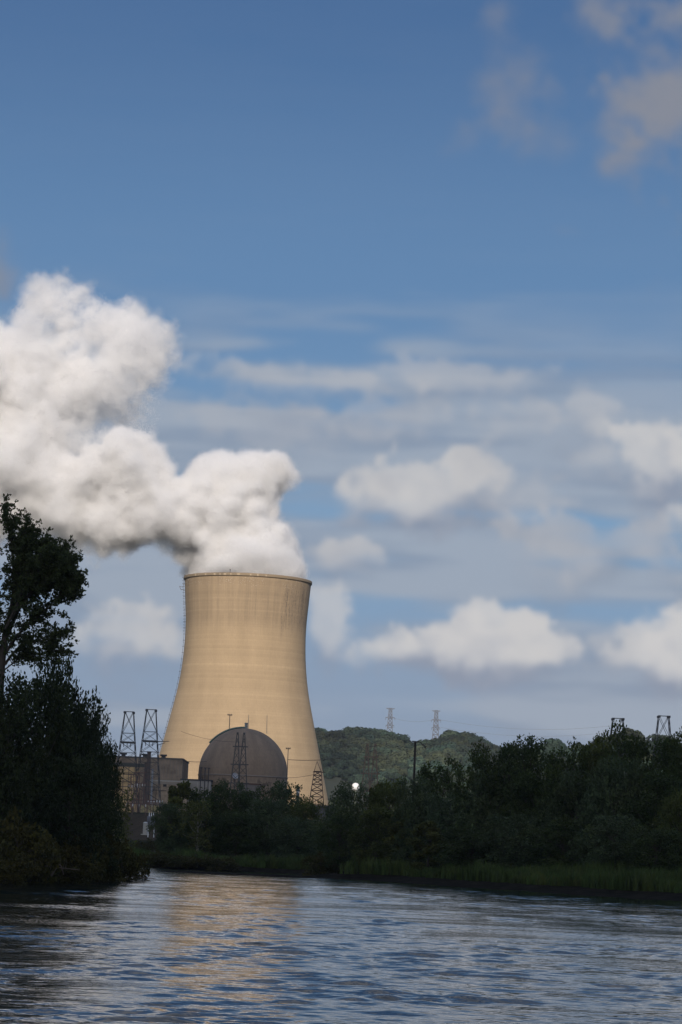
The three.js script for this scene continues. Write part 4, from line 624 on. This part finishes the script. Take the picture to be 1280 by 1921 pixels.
// woods on the ridge
{
  const rnd = rngOf(88), acc = new Acc();
  for (let l = 0; l < 9; l++) { const a = l * 2.4, lc = V(Math.cos(a) * 3.4 * (l ? 1 : 0), 6 + (l % 3) * 2.2, Math.sin(a) * 3.4 * (l ? 1 : 0)), r = 3 + rnd(); for (let i = 0; i < 110; i++) { const u = rnd() * 1.5 - 0.5, b = rnd() * 6.283, s = Math.sqrt(Math.max(0, 1 - u * u)), n = V(s * Math.cos(b), u, s * Math.sin(b)), c = lc.clone().addScaledVector(n, r * (0.85 + 0.25 * rnd())), d = V(rnd() - 0.5, rnd() - 0.5, rnd() - 0.5).addScaledVector(n, -0.0).normalize(), e = d.clone().cross(n.clone().add(V(rnd() - 0.5, rnd() - 0.5, rnd() - 0.5))).normalize(), f = e.clone().cross(n).normalize(), w = 0.5 + 0.45 * rnd(); acc.quad(c.clone().addScaledVector(e, -w), c.clone().addScaledVector(f, -w), c.clone().addScaledVector(e, w), c.clone().addScaledVector(f, w)); } }
  const list = [];
  for (let i = 0; i < 60000 && list.length < 10000; i++) { const d = 1790 + 1460 * Math.sqrt(rnd()), x = (rnd() - 0.42) * 0.42 * d, y = Math.max(hillY(x, d) * smooth(1830, 1990, d), groundY(x, d) - 1); if (d > 2300 && noise3(x * 0.01, d * 0.006, 12) < -0.55) continue; if (Math.hypot(x - rimC.x, d - TD) < 80 || (d < 1850 && x < -60)) continue; list.push([x, y, d]); }
  const M = new THREE.MeshPhysicalMaterial({ color: 0xffffff, roughness: 0.9, specularIntensity: 0.3, transmission: 0.2, thickness: 0 }), f = new THREE.InstancedMesh(acc.geo, M, list.length), m4 = new THREE.Matrix4(), qt = new THREE.Quaternion(), c = new THREE.Color();
  list.forEach(([x, y, d], i) => { const s = (0.5 + 0.9 * rnd()) * (1 + 0.35 * noise3(x * 0.015, d * 0.01, 2)); qt.setFromAxisAngle(V(0, 1, 0), rnd() * 6.28); f.setMatrixAt(i, m4.compose(V(x, y - 3, -d), qt, V(s * (0.9 + 0.3 * rnd()), s, s))); const pt = noise3(x * 0.012, d * 0.009, 4), k = (0.55 + 0.8 * rnd()) * (1 + 0.5 * pt), w = clamp(rnd() + 0.6 * noise3(x * 0.02, d * 0.014, 9)); c.setRGB(0.040 * k * (1 + 0.45 * w), 0.070 * k, 0.050 * k * (1 - 0.25 * w)); f.setColorAt(i, c); });
  f.name = 'hill_forest'; f.castShadow = f.receiveShadow = true; tag(f, 'mixed green woods covering the ridge behind the plant', 'forest', null, 'stuff'); scene.add(f);
}
// tall grass and weeds along the banks
{
  const rnd = rngOf(55), acc = new Acc();
  for (let i = 0; i < 46; i++) { const a = rnd() * 6.283, r = 0.55 * Math.sqrt(rnd()), b = V(Math.cos(a) * r, 0, Math.sin(a) * r), h = 0.45 + 0.75 * rnd(), ln = V((rnd() - 0.5) * 0.5, 0, (rnd() - 0.5) * 0.5), w = V(rnd() - 0.5, 0, rnd() - 0.5).normalize().multiplyScalar(0.03 + 0.03 * rnd()), m = b.clone().add(V(ln.x * 0.3, h * 0.6, ln.z * 0.3)), t = b.clone().add(V(ln.x, h, ln.z)), n = w.clone().cross(V(0, 1, 0)).normalize(); acc.tri(b.clone().sub(w), b.clone().add(w), m.clone().add(w), n); acc.tri(b.clone().sub(w), m.clone().add(w), m.clone().sub(w), n); acc.tri(m.clone().sub(w), m.clone().add(w), t, n); }
  const list = [];
  for (let i = 0; i < 90000 && list.length < 11000; i++) { const d = 200 + 300 * rnd(), x = (rnd() - 0.5) * 0.32 * d, s = shoreD(x, d); if (s < 6.2 || s > 42) continue; if (rnd() < smooth(10, 6.2, s) * 0.7) continue; list.push([x, d, s]); }
  const f = new THREE.InstancedMesh(acc.geo, new THREE.MeshPhysicalMaterial({ color: 0xffffff, roughness: 0.9, specularIntensity: 0.3, transmission: 0.3, thickness: 0, side: THREE.DoubleSide }), list.length), m4 = new THREE.Matrix4(), qt = new THREE.Quaternion(), c = new THREE.Color();
  list.forEach(([x, d], i) => { const s = 1.0 + 0.9 * rnd(); qt.setFromAxisAngle(V(0, 1, 0), rnd() * 6.28); f.setMatrixAt(i, m4.compose(V(x, groundY(x, d) - 0.04, -d), qt, V(s * 1.3, s * (0.8 + 0.6 * (noise3(x * 0.2, d * 0.1, 3) + 0.5)), s * 1.3))); const k = 0.75 + 0.6 * rnd(), w = rnd() * rnd(); c.setRGB(0.055 * k * (1 + 0.4 * w), 0.092 * k, 0.026 * k); f.setColorAt(i, c); });
  f.name = 'bank_grass'; f.castShadow = f.receiveShadow = true; tag(f, 'tall green grass and weeds along the river banks', 'grass', null, 'stuff'); scene.add(f);
}
// fallen branches at the left waterline, scrap on the right shore
{
  const m = std([0.11, 0.09, 0.075], 0.95);
  for (const [pts, lab] of [[[[96, 1643], [112, 1622], [120, 1641]], 'bent fallen branch poking out of the water at the left bank'], [[[48, 1632], [80, 1624], [104, 1627], [150, 1632]], 'long pale fallen branch lying along the left bank'], [[[185, 1646], [215, 1641], [236, 1642], [262, 1646], [292, 1648]], 'thin driftwood branch reaching off the spit into the water']]) {
    const D = 236 + (pts[0][0] > 150 ? 50 : 0), v = pts.map(([x, y]) => at(x, y, D)), c0 = v[0].clone(), t = thing('fallen_branch', c0, lab, 'branch', 'fallen branches at the left bank'), c = new THREE.CatmullRomCurve3(v.map((p) => p.sub(c0))).getPoints(16); mesh('limb', tube(c, c.map((_, i) => lerp(0.1, 0.035, i / 16)), 7), m, t);
    const rnd = rngOf(pts[0][0]); for (let i = 0; i < 3; i++) { const a = c[5 + i * 4], b = a.clone().add(V(0.4 * (rnd() - 0.3), 0.35 + 0.5 * rnd(), 0.2)); mesh('twig', tube([a, b], [0.03, 0.012], 5), m, t); } }
  { const p = at(1117, 1666.5, 326), gy = groundY(p.x, 326), t = thing('orange_scrap', V(p.x, gy - 0.03, -326), 'small orange scrap lying on the right shore', 'scrap'); const g = new THREE.IcosahedronGeometry(0.2, 2), q = g.attributes.position; for (let i = 0; i < q.count; i++) { const k = 1 + 0.3 * noise3(q.getX(i) * 6, q.getY(i) * 6, q.getZ(i) * 6); q.setXYZ(i, q.getX(i) * 2.2 * k, q.getY(i) * 0.6 * k + 0.12, q.getZ(i) * k); } g.computeVertexNormals(); mesh('lump', g, std([0.30, 0.12, 0.07], 0.9), t); mesh('flap', boxGeo(-0.35, 0.1, 0.12, 0.3, 0.05, 0.25), std([0.35, 0.12, 0.07], 0.8), t); }
}
renderer.render(scene, camera);
